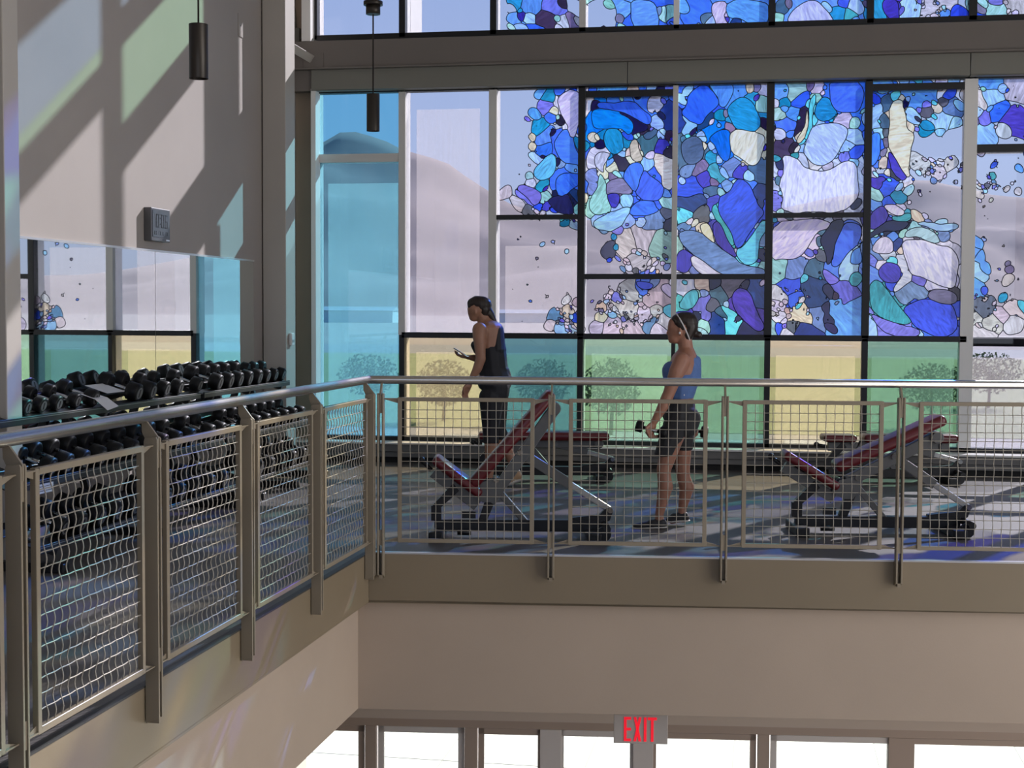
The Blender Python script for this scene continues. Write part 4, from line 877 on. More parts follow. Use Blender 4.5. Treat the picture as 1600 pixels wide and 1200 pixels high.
def hand_blobs(w, dirv, palmn, side, curl, scale=1., spread=.0):
    """w wrist, dirv to knuckles, palmn out of the palm, side towards the thumb"""
    d = Vector(dirv).normalized(); n = Vector(palmn).normalized(); s = Vector(side).normalized(); out = []; k = scale; w = Vector(w)
    kn = w+d*.085*k
    out.append((tuple(w), .021*k, tuple(w+d*.03*k), .025*k))
    for u in (-.028, -.010, .010, .028): out.append((tuple(w+d*.02*k+s*u*.8*k), .015*k, tuple(kn+s*u*k), .0125*k))
    ln = (.030, .034, .032, .026)
    for i, u in enumerate((.029, .010, -.010, -.028)):
        p = kn+s*u*k; a = 0.; dd = d+s*(u*spread*10)
        for j, f_ in enumerate((1.25, .85, .65)):
            a += curl[j]; v = (dd*math.cos(a)+n*math.sin(a)).normalized(); q = p+v*ln[i]*f_*k
            out.append((tuple(p), (.0092-.0006*j)*k, tuple(q), (.0086-.0008*j)*k)); p = q
    t0 = w+d*.025*k+s*.026*k; t1 = t0+(d*.5+s*.75+n*.35).normalized()*.040*k; t2 = t1+(d*.9+s*.1+n*.6).normalized()*.030*k; t3 = t2+(d*.9-s*.3+n*.6).normalized()*.024*k
    out += [(tuple(t0), .014*k, tuple(t1), .0115*k), (tuple(t1), .0110*k, tuple(t2), .0098*k), (tuple(t2), .0098*k, tuple(t3), .008*k)]
    return out

# --- standing woman in blue tank top, seen from her left side, facing image-left
S = onZ(1040, 823, 0); root = empty('person', (S.x, S.y, 0), .10)
tag(root, 'person standing in blue tank top and charcoal shorts holding a dumbbell, white headband', 'person')
kR = 2248.1/((Vector((S.x, S.y, 0))-CAM).dot(Fv))
def R(px, py, dy=0.): return ((px-1050)/kR+.05, dy, (823-py)/kR)
BX0 = (1050-1040)/kR-.05
root.location = (S.x+BX0*math.cos(.1), S.y+BX0*math.sin(.1), 0)
blobs = []
# head: cranium, face, jaw, nose, chin, lips, ear
blobs += [(R(1066, 508), (.088, .074, .088), R(1058, 516), (.080, .070, .082)), (R(1056, 514), (.078, .062, .080), R(1051, 528), (.052, .046, .045)), (R(1049, 505), (.040, .050, .040), R(1047, 512), (.036, .050, .04)),
          (R(1049, 530), (.040, .036, .028), R(1045.5, 533), (.020, .022, .016)), (R(1044, 514), (.014, .012, .014), R(1039.2, 521), (.010, .011, .009)), (R(1043.5, 527), (.014, .018, .006), R(1041.6, 526.6), (.008, .014, .0045)), (R(1043.6, 530.4), (.014, .016, .006), R(1042, 530), (.007, .013, .0045)),
          (R(1058.5, 516, -.074), (.010, .008, .020), R(1060, 523, -.070), (.008, .007, .010)), (R(1058.5, 516, .074), (.010, .008, .020), R(1060, 523, .070), (.008, .007, .010)), (R(1045.5, 508, 0), (.014, .046, .008), R(1045.8, 509, 0), (.014, .046, .008))]
# neck and torso
blobs += [(R(1066, 525), .055, R(1069, 549), .058), (R(1069, 549), (.065, .075, .05), R(1068, 560), (.095, .145, .06)), (R(1066, 560), (.095, .165, .065), R(1062, 590), (.135, .150, .09)), (R(1049, 580, -.07), (.075, .07, .075), R(1052, 590, -.06), (.08, .07, .08)), (R(1049, 580, .07), (.075, .07, .075), R(1052, 590, .06), (.08, .07, .08)),
          (R(1062, 590), (.130, .145, .09), R(1061, 622), (.092, .125, .08)), (R(1061, 622), (.100, .130, .07), R(1060, 650), (.125, .165, .09)), (R(1071, 652, -.07), (.095, .085, .095), R(1069, 664, -.07), (.09, .085, .09)), (R(1071, 652, .07), (.095, .085, .095), R(1069, 664, .07), (.09, .085, .09))]
# near leg (forward) and far leg
for (hx, hy, kx_, ky_, cx_, cy_, ax_, ay_, dy, tx, ty) in ((1055, 662, 1036, 730, 1036.5, 758, 1029.5, 806, -.085, 988, 821), (1064, 662, 1066, 736, 1071, 763, 1066, 803, .085, 1040, 816)):
    blobs += [(R(hx, hy, dy), (.092, .088, .09), R(kx_, ky_, dy), .056), (R(kx_, ky_, dy), .056, R((kx_+cx_)/2, (ky_+cy_)/2, dy), .052), (R(kx_, ky_+6, dy), .050, R(cx_+2, cy_, dy), (.060, .055, .06)), (R(cx_+2, cy_, dy), (.058, .054, .05), R(ax_, ay_-4, dy), .032), (R(ax_, ay_-3, dy), .034, R(ax_+1, ay_+9, dy), .034),
              (R(ax_, ay_+8, dy), .032, R(tx+10, ty+1, dy), .022)]
# near arm with the dumbbell, far arm
blobs += [(R(1061, 563, -.155), (.066, .060, .066), R(1053, 580, -.180), .060), (R(1053, 580, -.180), .058, R(1039.5, 618, -.195), .043), (R(1039.5, 616, -.195), .044, R(1033, 632, -.20), .043), (R(1033, 632, -.20), .042, R(1019.5, 656, -.205), .026)]
blobs += hand_blobs(R(1018.5, 657, -.205), (-.35, 0, -1), (1, .1, -.1), (-.35, -.25, .1), (.75, 1.15, .9), 1.0)
blobs += [(R(1064, 563, .155), (.060, .058, .062), R(1069, 600, .20), .050), (R(1069, 600, .20), .048, R(1076, 628, .215), .040), (R(1076, 628, .215), .040, R(1083, 662, .215), .025)]
blobs += hand_blobs(R(1083, 664, .215), (.1, 0, -1), (-1, .1, 0), (-.3, .3, 0), (.75, 1.15, .9), 1.0)
body = body_mesh('body', blobs, SKIN, root, .0068, 4)
# garments
tank = [(R(1075, 551), (.028, .080, .018), R(1080, 574), (.052, .125, .05)), (R(1071, 553, -.055), (.035, .030, .03), R(1073, 562, -.075), (.055, .045, .04)), (R(1071, 553, .055), (.035, .030, .03), R(1073, 562, .075), (.055, .045, .04)), (R(1072, 562), (.10, .115, .05), R(1064, 590), (.142, .158, .08)), (R(1048.5, 580, -.07), (.082, .078, .08), R(1051, 591, -.06), (.085, .076, .08)), (R(1048.5, 580, .07), (.082, .078, .08), R(1051, 591, .06), (.085, .076, .08)),
        (R(1063, 590), (.139, .154, .08), R(1060.5, 619), (.106, .137, .05))]
body_mesh('tank_top', tank, BLUE, root, .007, 3)
sh = [(R(1061, 626), (.105, .137, .03), R(1060, 650), (.132, .172, .07)), (R(1072, 652, -.07), (.100, .092, .09), R(1069, 664, -.07), (.096, .092, .09)), (R(1072, 652, .07), (.100, .092, .09), R(1069, 664, .07), (.096, .092, .09)),
      (R(1055, 660, -.085), (.105, .098, .07), R(1037.5, 708, -.085), (.083, .080, .02)), (R(1064, 660, .085), (.105, .098, .07), R(1066, 702, .085), (.080, .080, .02))]
body_mesh('shorts', sh, CHAR, root, .007, 3)
for (ax_, ay_, dy, tx, ty) in ((1029.5, 806, -.085, 988, 822), (1066, 803, .085, 1040, 816)):
    hl = ax_+6
    z0 = R(0, ty+3)[2]
    m = body_mesh('shoe', [(R(hl-2, ty-5, dy), (.040, .040, .035), R(hl-16, ty-6, dy), (.045, .044, .035)), (R(hl-14, ty-5, dy), (.045, .044, .033), R(tx+9, ty-1.5, dy), (.045, .046, .022)), (R(hl-4, ty-11, dy), (.036, .036, .022), R(hl-8, ty-10, dy), (.036, .036, .024))], SHOE, root, .006, 3)
    s_ = body_mesh('sole', [(R(hl-2, ty-1.0, dy), (.046, .042, .011), R(tx+8, ty+.6, dy), (.048, .048, .010))], SOLE, m, .005, 2); s_.parent = m
hair = [(R(1070, 504), (.088, .080, .082), R(1064, 500), (.080, .077, .062)), (R(1074, 511), (.066, .074, .07), R(1070, 525), (.042, .062, .05)), (R(1056, 500), (.055, .070, .045), R(1064, 498), (.060, .072, .05)), (R(1057, 503, -.03), (.040, .048, .05), R(1062, 512, -.045), (.03, .035, .03)), (R(1057, 503, .03), (.040, .048, .05), R(1062, 512, .045), (.03, .035, .03)),
        (R(1083, 522), (.030, .030, .026), R(1088, 523), (.028, .032, .028))]
body_mesh('hair', hair, HAIRD, root, .006, 3)
pts = [Vector(R(1053+ (i/24)*21, 491+(i/24)*40, 0)) for i in range(25)]
band = MB(); cpt = Vector(R(1064, 510)); ax = (Vector(R(1074.5, 533))-Vector(R(1053.5, 491))).normalized(); nrm = Vector((0, 1, 0)); 
mid = (Vector(R(1074.5, 533))+Vector(R(1053.5, 491)))/2; lf = (Vector(R(1074.5, 533))-mid).length; perp = Vector((ax.z, 0, -ax.x))
ring = [mid+ax*math.cos(a)*lf*1.02+nrm*math.sin(a)*.0865+perp*(-.006*math.sin(a)**2) for a in [2*math.pi*i/40 for i in range(41)]]
band.tube(ring, .0055, 8, caps=False); band.build('headband', mat('white_elastic', (.62, .60, .60), .6), root)
m = MB(); m.ball(R(1058.2, 520, -.084), (.008, .006, .010)); m.build('earbud', mat('white_earbud', (.75, .75, .75), .3), root)
for s in (-1, 1):
    m = MB(); m.ball(R(1046, 514.5, s*.030), (.010, .011, .007), 10, 8); e_ = m.build('eye', EYEW, root); m = MB(); m.ball(R(1044.6, 514.6, s*.031), (.0055, .006, .0055), 8, 6); m.build('iris', HAIRD, e_)
m = MB(); m.box(0, .006, -.002, .0, -.006, .006); o = m.build('logo_mark', mat('logo_white', (.7, .7, .7), .5), root); o.location = Vector(R(1065, 615, -.142))
def world_of(root, p): 
    c, s = math.cos(root.rotation_euler.z), math.sin(root.rotation_euler.z); p = Vector(p); return Vector((root.location.x+c*p.x-s*p.y, root.location.y+s*p.x+c*p.y, p.z))
hp = Vector(R(1015.2, 667.5, -.205)); wp = world_of(root, hp)
dumbbell(tuple(wp), 0, 'small black dumbbell held low in the standing person\'s near hand', None, tilt=.28, yaw=.10)
wp = world_of(root, R(1082.5, 675, .215)); dumbbell(tuple(wp), 0, 'small black dumbbell in the standing person\'s far hand, mostly hidden', None, tilt=.15, yaw=.10)

# --- woman in black at the window looking down at a phone
S = onZ(775, 762, 0); kL = 2248.1/((Vector((S.x, S.y, 0))-CAM).dot(Fv)); root = empty('person', (S.x, S.y, 0), .14)
tag(root, 'person in black tank top and leggings with ponytail looking down at phone', 'person')
def Q(px, py, dy=0.): return ((px-775)/kL, dy, (761-py)/kL)
bl = []
bl += [(Q(749, 479), (.098, .078, .090), Q(744, 483), (.090, .075, .088)), (Q(742, 486), (.072, .060, .070), Q(740, 495), (.050, .045, .042)), (Q(738, 497), (.032, .032, .024), Q(740.5, 499), (.022, .022, .016)), (Q(733, 486), (.022, .016, .020), Q(731.6, 490.5), (.010, .011, .010)), (Q(735, 495, 0), (.012, .018, .008), Q(735.6, 495.5, 0), (.010, .015, .008)),
       (Q(742, 485, -.074), (.010, .008, .020), Q(742, 489, -.070), (.008, .008, .012)), (Q(742, 485, .074), (.010, .008, .020), Q(742, 489, .070), (.008, .008, .012)),
       (Q(750, 488), .060, Q(758, 504), .062), (Q(758, 504), (.080, .075, .05), Q(763, 512), (.115, .150, .06)), (Q(764, 512), (.125, .165, .075), Q(764, 545), (.138, .150, .09)), (Q(750, 538, -.05), (.07, .07, .07), Q(752, 545, .05), (.07, .07, .07)), (Q(764, 545), (.135, .15, .1), Q(766, 572), (.115, .13, .08)), (Q(766, 572), (.115, .13, .08), Q(771, 598), (.150, .165, .10)),
       (Q(775, 603, -.07), (.115, .09, .11), Q(775, 610, -.07), (.115, .09, .11)), (Q(775, 603, .07), (.115, .09, .11), Q(775, 610, .07), (.115, .09, .11))]
# legs: one straight under her, one stepping back
bl += [(Q(768, 618, -.08), (.112, .095, .10), Q(767, 672, -.08), .068), (Q(767, 672, -.08), .068, Q(768, 693, -.08), .064), (Q(768, 693, -.08), .062, Q(765, 742, -.08), .036), (Q(765, 742, -.08), .036, Q(765, 752, -.08), .036), (Q(765, 750, -.08), .034, Q(748, 755, -.08), .024),
       (Q(774, 618, .08), (.112, .095, .10), Q(777, 672, .08), .066), (Q(777, 672, .08), .064, Q(787, 695, .09), .060), (Q(787, 695, .09), .060, Q(803, 728, .10), .036), (Q(803, 728, .10), .036, Q(806, 738, .10), .034), (Q(806, 738, .10), .034, Q(788, 752, .10), .026)]
# near arm hanging, far arm holding the phone
bl += [(Q(750, 514, -.165), (.068, .062, .068), Q(750, 528, -.185), .060), (Q(750, 528, -.185), .058, Q(752.5, 560, -.20), .045), (Q(752.5, 558, -.20), .047, Q(747, 574, -.20), .044), (Q(747, 574, -.20), .042, Q(736, 595, -.195), .028)]
bl += hand_blobs(Q(735.5, 596, -.195), (-.50, 0, -1), (.9, .2, -.5), (-.5, -.5, .1), (.35, .5, .45), 1.05)
bl += [(Q(756, 514, .165), (.062, .060, .064), Q(752, 558, .19), .044), (Q(752, 556, .19), .044, Q(744, 560, .15), .041), (Q(744, 560, .15), .040, Q(734.5, 558.5, .10), .027)]
bl += hand_blobs(Q(734, 558.3, .10), (-1, -.1, .12), (.12, -.2, 1), (-.15, -1, -.1), (.25, .45, .45), 1.0, .25)
body_mesh('body', bl, SKIN2, root, .0072, 4)
tp = [(Q(763, 506, -.05), (.030, .028, .03), Q(773, 520, -.04), (.045, .05, .05)), (Q(765, 505, .02), (.040, .05, .03), Q(778, 520, .0), (.055, .10, .05)), (Q(776, 514, .0), (.06, .12, .05), Q(777, 545, .0), (.075, .15, .05)), (Q(772, 518), (.060, .10, .06), Q(767, 545), (.140, .155, .05)), (Q(748, 538, -.05), (.078, .08, .05), Q(751, 546, .05), (.08, .08, .06)), (Q(766, 545), (.142, .160, .08), Q(769, 575), (.145, .150, .05)), (Q(769, 575), (.145, .15, .05), Q(773, 587), (.155, .165, .03)), (Q(787, 576), (.05, .09, .03), Q(791, 583), (.04, .07, .02))]
body_mesh('tank_top', tp, BLKF, root, .007, 3)
lg = [(Q(769, 582), (.130, .145, .04), Q(772, 600), (.158, .175, .08)), (Q(776, 603, -.07), (.120, .096, .11), Q(775, 612, -.07), (.120, .096, .11)), (Q(776, 603, .07), (.120, .096, .11), Q(775, 612, .07), (.120, .096, .11)), (Q(768, 618, -.08), (.118, .10, .10), Q(767, 670, -.08), (.078, .075, .07)), (Q(767, 670, -.08), (.076, .075, .07), Q(767.5, 689, -.08), (.074, .07, .015)),
      (Q(774, 618, .08), (.118, .10, .10), Q(777, 670, .08), (.074, .074, .07)), (Q(777, 670, .08), (.074, .07, .07), Q(784, 686, .09), (.07, .07, .015))]
body_mesh('leggings', lg, BLKF, root, .007, 3)
hr = [(Q(751, 476), (.098, .084, .082), Q(748, 472), (.090, .080, .060)), (Q(738, 474), (.055, .066, .055), Q(744, 470), (.06, .07, .05)), (Q(755, 483), (.068, .074, .07), Q(756, 489), (.05, .06, .05)), (Q(734, 478), (.028, .055, .03), Q(740, 472), (.05, .06, .04)), (Q(757, 480), (.050, .048, .05), Q(765, 492), (.040, .036, .045)), (Q(765, 492), (.038, .034, .04), Q(773, 503), (.018, .016, .02))]
body_mesh('hair', hr, HAIRD, root, .006, 3)
for s in (-1, 1):
    m = MB(); m.ball(Q(734.8, 485.5, s*.030), (.010, .011, .007), 10, 8); m.build('eye', EYEW, root)
for (ax_, ay_, dy, tx, ty) in ((765, 752, -.08, 741, 757), (807, 742, .10, 786, 757)):
    m = body_mesh('shoe', [(Q(ax_+2, ty-6 if dy < 0 else ay_+2, dy), (.042, .042, .038), Q(tx+6, ty-2.5, dy), (.046, .046, .026)), (Q(ax_, ty-12 if dy < 0 else ay_-4, dy), (.038, .038, .03), Q(ax_-4, ty-9 if dy < 0 else ay_, dy), (.038, .038, .03))], TSOLE if dy > 0 else SHOE, root, .007, 3)
    s_ = body_mesh('sole', [(Q(ax_+3, ty if dy < 0 else ay_+8, dy), (.044, .043, .012), Q(tx+6, ty+.6, dy), (.048, .048, .011))], SOLE, m, .006, 2)
# phone in her hand
ph = empty('mobile_phone', tuple(world_of(root, Q(716.5, 549.2, .085)))); tag(ph, 'thin black phone in the hand of the person in black', 'phone')
ph.rotation_euler = (0, .55, .14)
MB().box(-.065, .065, -.035, .035, -.004, .004).build('phone_body', BBLK, ph, bevel=.003); MB().box(-.06, .06, -.031, .031, .004, .0045).build('phone_screen', mat('phone_glass', (.02, .02, .025), .1), ph)

# ------------------------------------------------------------------ lower storey: soffit, doors, floor
SOFF = mat('soffit_paint', (.36, .31, .27), .8); DOORF = mat('door_frame_bronze', (.34, .26, .21), .5, metal=.1)
GF = mat('lower_floor_tile', (.40, .37, .33), .5, noise=.05, scale=2)
DY0 = 2.30   # distance of the door line behind the balcony face
dq = C0+N2*DY0-D2*3.2
struct(MB().box(XW-.2, XR+.2, YB, 13.5, -4.05, -3.9).build('floor_lower', GF))
m = MB(); m.obox(C0+N2*.215-D2*2.6+Vector((0, 0, ZLW+.02)), eF-C0+D2*2.6, N2*(DY0-.2), (0, 0, .04)); struct(m.build('ceiling_lower', SOFF))
ZH = -1.80
hd = MB(); hd.obox(dq+Vector((0, 0, ZH)), eF-C0+D2*3.2, N2*.15, (0, 0, ZLW+.05-ZH)); struct(hd.build('wall_header', mat('header_paint', (.46, .38, .32), .8)))
struct(MB().box(XW, -2.90, YB, YC+DY0, ZLW, ZLW+.04).build('ceiling_lower_left', SOFF))
struct(MB().box(XW-.2, XW, YB, 13, -4, ZLW).build('wall_lower_end', WALL2))
# storefront: head, mullions found along the door line
def door_t(px):
    d = ray(px, 1180); P0 = C0+N2*DY0; # intersect ray with plane (P-P0).N2=0
    s = (P0-CAM).dot(N2)/d.dot(N2); P = CAM+d*s; return (P-P0).dot(D2)
hm = MB(); hm.obox(C0+N2*(DY0+.03)-D2*3.0+Vector((0, 0, ZH-.075)), eF-C0+D2*3.0, N2*.10, (0, 0, .072)); struct(hm.build('trim_40', DOORF, bevel=.004))
DL = [(578, 18), (735, 20), (860, 34), (1005, 32), (1194, 18), (1410, 40), (1640, 20)]
GL = mat('door_frame_grey', (.55, .50, .47), .45, metal=.1)
ts = [door_t(x) for x, w in DL]
for i, ((x, w), t0) in enumerate(zip(DL, ts)):
    ww = w/2248.1*11.9; m = MB(); m.obox(C0+N2*(DY0+.03)+D2*(t0-ww/2)+Vector((0, 0, -3.9)), D2*ww, N2*.10, (0, 0, ZH-.075+3.9)); struct(m.build('trim_%d' % (41+i), DOORF if i not in (2, 3) else GL, bevel=.004))
DG = glass_mat('door_glass', (.88, .92, .90))
ts = [ts[0]-1.0]+ts+[ts[-1]+1.1]
for i, (a, b) in enumerate(zip(ts[:-1], ts[1:])):
    w = struct(empty('door_%d' % (i+1), tuple(C0+N2*(DY0+.06)+D2*(a+.06)+Vector((0, 0, -3.9))))); L_ = b-a-.12; H2 = ZH-.085+3.9
    m = MB(); m.obox((0, 0, 0), D2*L_, N2*.045, (0, 0, .09)); m.obox((0, 0, H2-.05), D2*L_, N2*.045, (0, 0, .05)); 
    for s in (0, L_-.05): m.obox(D2*s, D2*.05, N2*.045, (0, 0, H2))
    m.build('door_frame', GL if i % 2 else DOORF, w)
    m = MB(); m.obox(D2*.05+N2*.02, D2*(L_-.1), N2*.008, (0, 0, H2)); m.build('door_pane', DG, w)
    m = MB(); pA = D2*(L_-.12)-N2*.05; m.tube([pA+Vector((0, 0, .8)), pA+Vector((0, 0, 1.3))], .014, 10); m.build('door_handle', STEEL, w)
# exit sign
t1 = C0+N2*.25; d = ray(1001, 1139); s = (t1-CAM).dot(N2)/d.dot(N2); P = CAM+d*s
root = empty('exit_sign', tuple(P), PHI); tag(root, 'clear edge lit EXIT sign with red letters under the balcony', 'sign')
kk = 1/2248.1*(P-CAM).dot(Fv); hw, hh_ = 42*kk, 23*kk
EXG = bpy.data.materials.new('sign_acrylic'); EXG.use_nodes = True; b_ = EXG.node_tree.nodes['Principled BSDF']; b_.inputs['Base Color'].default_value = (.42, .38, .34, 1); b_.inputs['Roughness'].default_value = .25
MB().box(-hw, hw, -.008, .008, -hh_, hh_).build('plate', EXG, root, bevel=.003)
RED = bpy.data.materials.new('sign_red'); RED.use_nodes = True; b_ = RED.node_tree.nodes['Principled BSDF']; b_.inputs['Base Color'].default_value = (.70, .006, .02, 1); b_.inputs['Emission Color'].default_value = (1, .01, .03, 1); b_.inputs['Emission Strength'].default_value = .6
m = MB(); X0 = -26*kk; ch = 38*kk; cw = 11*kk; sw = 4.0*kk; z0 = -19*kk; y0, y1 = -.0125, -.008
def B_(x0, x1, a, b): m.box(x0, x1, y0, y1, a, b)
B_(X0, X0+sw, z0, z0+ch); [B_(X0+sw, X0+cw, z0+q, z0+q+sw) for q in (0, ch/2-sw/2, ch-sw)]
x = X0+15*kk
for a, b in (((x, z0), (x+cw+1*kk, z0+ch)), ((x+cw+1*kk, z0), (x, z0+ch))):
    m.add([(a[0], y1, a[1]), (a[0]+sw*(1 if b[0] > a[0] else -1), y1, a[1]), (b[0], y1, b[1]), (b[0]-sw*(1 if b[0] > a[0] else -1), y1, b[1])]+[(a[0], y0, a[1]), (a[0]+sw*(1 if b[0] > a[0] else -1), y0, a[1]), (b[0], y0, b[1]), (b[0]-sw*(1 if b[0] > a[0] else -1), y0, b[1])],
          [(0, 1, 2, 3), (4, 5, 6, 7), (0, 1, 5, 4), (1, 2, 6, 5), (2, 3, 7, 6), (3, 0, 4, 7)])
x = X0+31*kk; B_(x, x+sw, z0, z0+ch)
x = X0+37*kk; B_(x, x+14*kk, z0+ch-sw, z0+ch); B_(x+7*kk-sw/2, x+7*kk+sw/2, z0, z0+ch-sw)
m.build('letters', RED, root)
MB().box(-hw*.9, hw*.9, -.014, .014, hh_, hh_+.05).build('housing', SOFF, root)

# ------------------------------------------------------------------ outdoors
ZG = -4.0
CONC = mat('pavement_concrete', (.55, .52, .46), .9, noise=.05, scale=.6)
ASPH = mat('asphalt', (.22, .22, .23), .9, noise=.08, scale=.3)
DIRT = mat('dry_plain', (.30, .265, .245), 1., noise=.10, scale=.004, stretch=(1, 6, 1))
GRASS = mat('lawn_grass', (.19, .225, .10), 1., noise=.15, scale=.05, stretch=(1, 3, 1))
struct(MB().box(-3000, 3000, 240, 5200, ZG-.2, ZG-.02).build('ground_plain', DIRT))
struct(MB().box(-300, 300, 13.5, 34, ZG-.2, ZG-.0).build('ground_plaza', CONC))
struct(MB().box(-300, 300, 34, 68, ZG-.2, ZG-.01).build('ground_parking', ASPH))
o = MB().box(-400, 400, 68, 188, ZG-.2, ZG+.02).build('lawn', GRASS); tag(o, 'broad flat green lawn beyond the parked cars', 'grass', kind='stuff')
struct(MB().box(-800, 800, 188, 240, ZG-.2, ZG-.01).build('ground_road', ASPH))
m = MB(); [m.box(-40+i*1.8, -40+i*1.8+.02, 13.6, 34, ZG-.001, ZG+.004) for i in range(44)]; [m.box(-40, 40, 15+i*2.4, 15.02+i*2.4, ZG-.001, ZG+.004) for i in range(8)]; struct(m.build('ground_paving_joints', mat('joint', (.3, .28, .25), .9)))
# mountain ridge
RD = [(-900, 330), (-300, 300), (100, 262), (360, 246), (440, 236), (505, 222), (530, 207), (560, 206), (600, 220), (640, 238), (690, 250), (730, 276), (770, 304), (810, 324), (870, 340), (950, 346), (1050, 342), (1200, 328), (1330, 304), (1440, 280), (1500, 292), (1560, 306), (1640, 312), (1800, 330), (2100, 380), (2500, 430), (3200, 440)]
def ridge_z(px, Yd):
    for (a, ya), (b, yb) in zip(RD[:-1], RD[1:]):
        if a <= px <= b: u = (px-a)/(b-a); u = u*u*(3-2*u)*.5+u*.5; return onY(px, ya+(yb-ya)*u, Yd).z
    return 20
MY = 3400.; nx_, ny_ = 170, 26; mv = []; mf = []
from mathutils import noise as mnoise
for j in range(ny_):
    v = j/(ny_-1)
    for i in range(nx_):
        px = -900+4100*i/(nx_-1); top = onY(px, 300, MY); H3 = ridge_z(px, MY)-ZG; y = MY-1500*(1-v); x = top.x*(1-.12*(1-v))
        nse = mnoise.fractal(Vector((x*.0028, y*.0028, 1.7)), 1., 2.1, 5); rdg = abs(mnoise.noise(Vector((x*.006, y*.0016, 4.))))
        z = ZG+H3*(v**1.25)*(1+.0)+H3*.16*nse*(1-v)*v*4+H3*.10*(rdg-.3)*math.sin(math.pi*v)
        mv.append((x, y, z))
mf = [(j*nx_+i, j*nx_+i+1, (j+1)*nx_+i+1, (j+1)*nx_+i) for j in range(ny_-1) for i in range(nx_-1)]
# back slope
base = len(mv); mv += [(mv[(ny_-1)*nx_+i][0], MY+900, ZG-5) for i in range(nx_)]; mf += [((ny_-1)*nx_+i, (ny_-1)*nx_+i+1, base+i+1, base+i) for i in range(nx_-1)]
o = MB(); o.add(mv, mf, True); o = o.build('mountain', mat('mountain_rock', (.22, .18, .175), 1., noise=.12, scale=.004, bump=.3, bscale=.02)); struct(o)
# trees on the lawn
LEAF = mat('tree_leaves', (.13, .16, .08), .9, noise=.3, scale=1.2); BARK = mat('tree_bark', (.09, .06, .04), .9)
def make_tree(px, pyb, Y, h, w, label, sd):
    r_ = random.Random(sd); p = onY(px, 600, Y); root = empty('lawn_tree', (p.x, Y, ZG+.02+(0 if Y >= 68 else -.03))); tag(root, label, 'tree', 'young trees on the lawn')
    m = MB(); m.tube([(0, 0, 0), (.05, 0, h*.3), (0, .05, h*.7)], [.10, .08, .04], 8); m.build('trunk', BARK, root)
    m = MB()
    for q in range(1500):
        a = r_.uniform(0, 6.28); u = r_.uniform(-1, 1); rr = r_.random()**.4; c = Vector((math.cos(a)*math.sqrt(1-u*u)*w*rr, math.sin(a)*math.sqrt(1-u*u)*w*rr, h*.62+u*h*.38*rr))
        n = Vector((r_.uniform(-1, 1), r_.uniform(-1, 1), r_.uniform(-1, 1))).normalized(); t_ = n.orthogonal().normalized(); b_ = n.cross(t_); s = r_.uniform(.06, .13)
        m.add([c-t_*s, c-b_*s*.6, c+t_*s, c+b_*s*.6], [(0, 1, 2, 3)])
    m.build('crown', LEAF, root)
make_tree(693, 600, 72, 3.2, 1.5, 'young dark tree outside in the cream pane left of the phone user', 1)
make_tree(850, 600, 72, 3.3, 1.5, 'young tree outside behind teal pane right of the phone user', 2)
make_tree(955, 590, 66, 3.6, 1.4, 'young tree outside behind green pane between the two people', 3)
make_tree(1455, 590, 74, 3.2, 1.7, 'young tree outside behind green pane above the right bench', 4)
make_tree(1545, 570, 90, 3.4, 2.2, 'dark bushy tree outside right of the white mullion', 5)
make_tree(575, 600, 80, 3.2, 1.8, 'young tree outside behind the leftmost teal pane', 6)
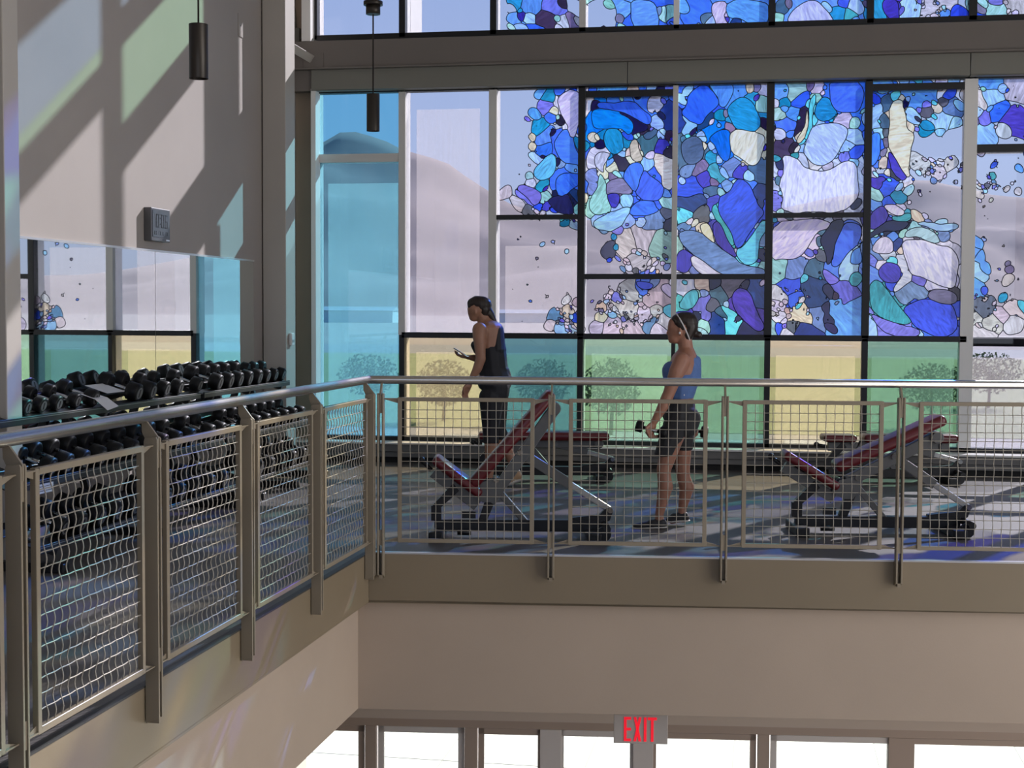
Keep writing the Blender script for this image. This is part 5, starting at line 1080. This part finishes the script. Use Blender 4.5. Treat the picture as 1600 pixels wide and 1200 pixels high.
# parked cars
CG = mat('car_glass', (.03, .04, .05), .08); TYRE = mat('tyre', (.02, .02, .02), .8)
def make_car(px, Y, col, cn, label, rz):
    p = onY(px, 640, Y); root = empty('parked_car', (p.x, Y, ZG), rz); tag(root, label, 'car', 'cars parked outside')
    cm = mat('car_paint_'+cn, col, .25, metal=.2, coat=.5)
    prof = [(-2.2, .35), (-2.25, .75), (-2.1, .95), (-1.3, 1.05), (-.6, 1.48), (.9, 1.50), (1.6, 1.02), (2.15, .92), (2.25, .6), (2.2, .35)]
    m = MB(); m.prism([(0, a, b) for a, b in prof], -.88, .88, (1, 0, 0)); m.build('car_body', cm, root, bevel=.09, seg=3)
    m = MB(); m.prism([(0, a, b) for a, b in [(-1.2, 1.07), (-.62, 1.42), (.88, 1.44), (1.45, 1.07)]], -.895, .895, (1, 0, 0)); m.prism([(a, -1.34, 1.06) for a in (-.7, .7)]+[(a, -.66, 1.455) for a in (.6, -.6)], 0, .02, (0, -.5, .8)); m.prism([(a, 1.66, 1.04) for a in (-.7, .7)]+[(a, .95, 1.48) for a in (.6, -.6)], 0, .02, (0, .5, .8)); m.build('car_windows', CG, root)
    for sx_ in (-1, 1):
        for sy_ in (-1.4, 1.35): m = MB(); m.tube([(sx_*.72, sy_, .33), (sx_*.92, sy_, .33)], .33, 18); m.build('wheel', TYRE, root)
    for sx_ in (-1, 1): m = MB(); m.ball((sx_*.65, -2.2, .72), (.16, .06, .09)); m.build('headlight', CHROME, root)
for i, (px, c, cn, ds) in enumerate([(612, (.75, .78, .8), 'white', 'white car parked outside behind the corner railing post'), (725, (.30, .32, .35), 'grey', 'grey car parked outside below the phone user tree'), (838, (.12, .2, .35), 'blue', 'blue car parked outside behind the steep bench top'),
          (948, (.75, .78, .8), 'white', 'white car parked outside left of the standing person'), (1128, (.62, .70, .75), 'silver', 'pale silver car parked outside right of the standing person'), (1268, (.75, .78, .8), 'white', 'white car parked outside behind the cream pane'), (1398, (.62, .70, .75), 'silver', 'pale silver car parked outside behind the low bench')]):
    make_car(px, 46+(i % 3)*.6, c, cn, ds, random.uniform(-.05, .05))
# distant sheds at the foot of the mountain
for i, (px, Y, w, h) in enumerate([(540, 700, 26, 6), (830, 760, 22, 5), (985, 820, 18, 5)]):
    p = onY(px, 490, Y); root = empty('distant_shed', (p.x, Y, ZG)); tag(root, ['long pale shed far out behind the leftmost teal pane', 'long pale shed far out right of the phone user', 'small pale shed far out behind the clear glass swirls'][i], 'building', 'far sheds on the plain')
    MB().box(-w, w, -6, 6, 0, h).build('wall', mat('shed_white', (.75, .73, .7), .8), root); MB().prism([(-w-.5, -7, h), (-w-.5, 7, h), (-w-.5, 0, h+2)], 0, 2*w+1, (1, 0, 0)).build('roof', mat('shed_roof', (.5, .5, .52), .6), root)
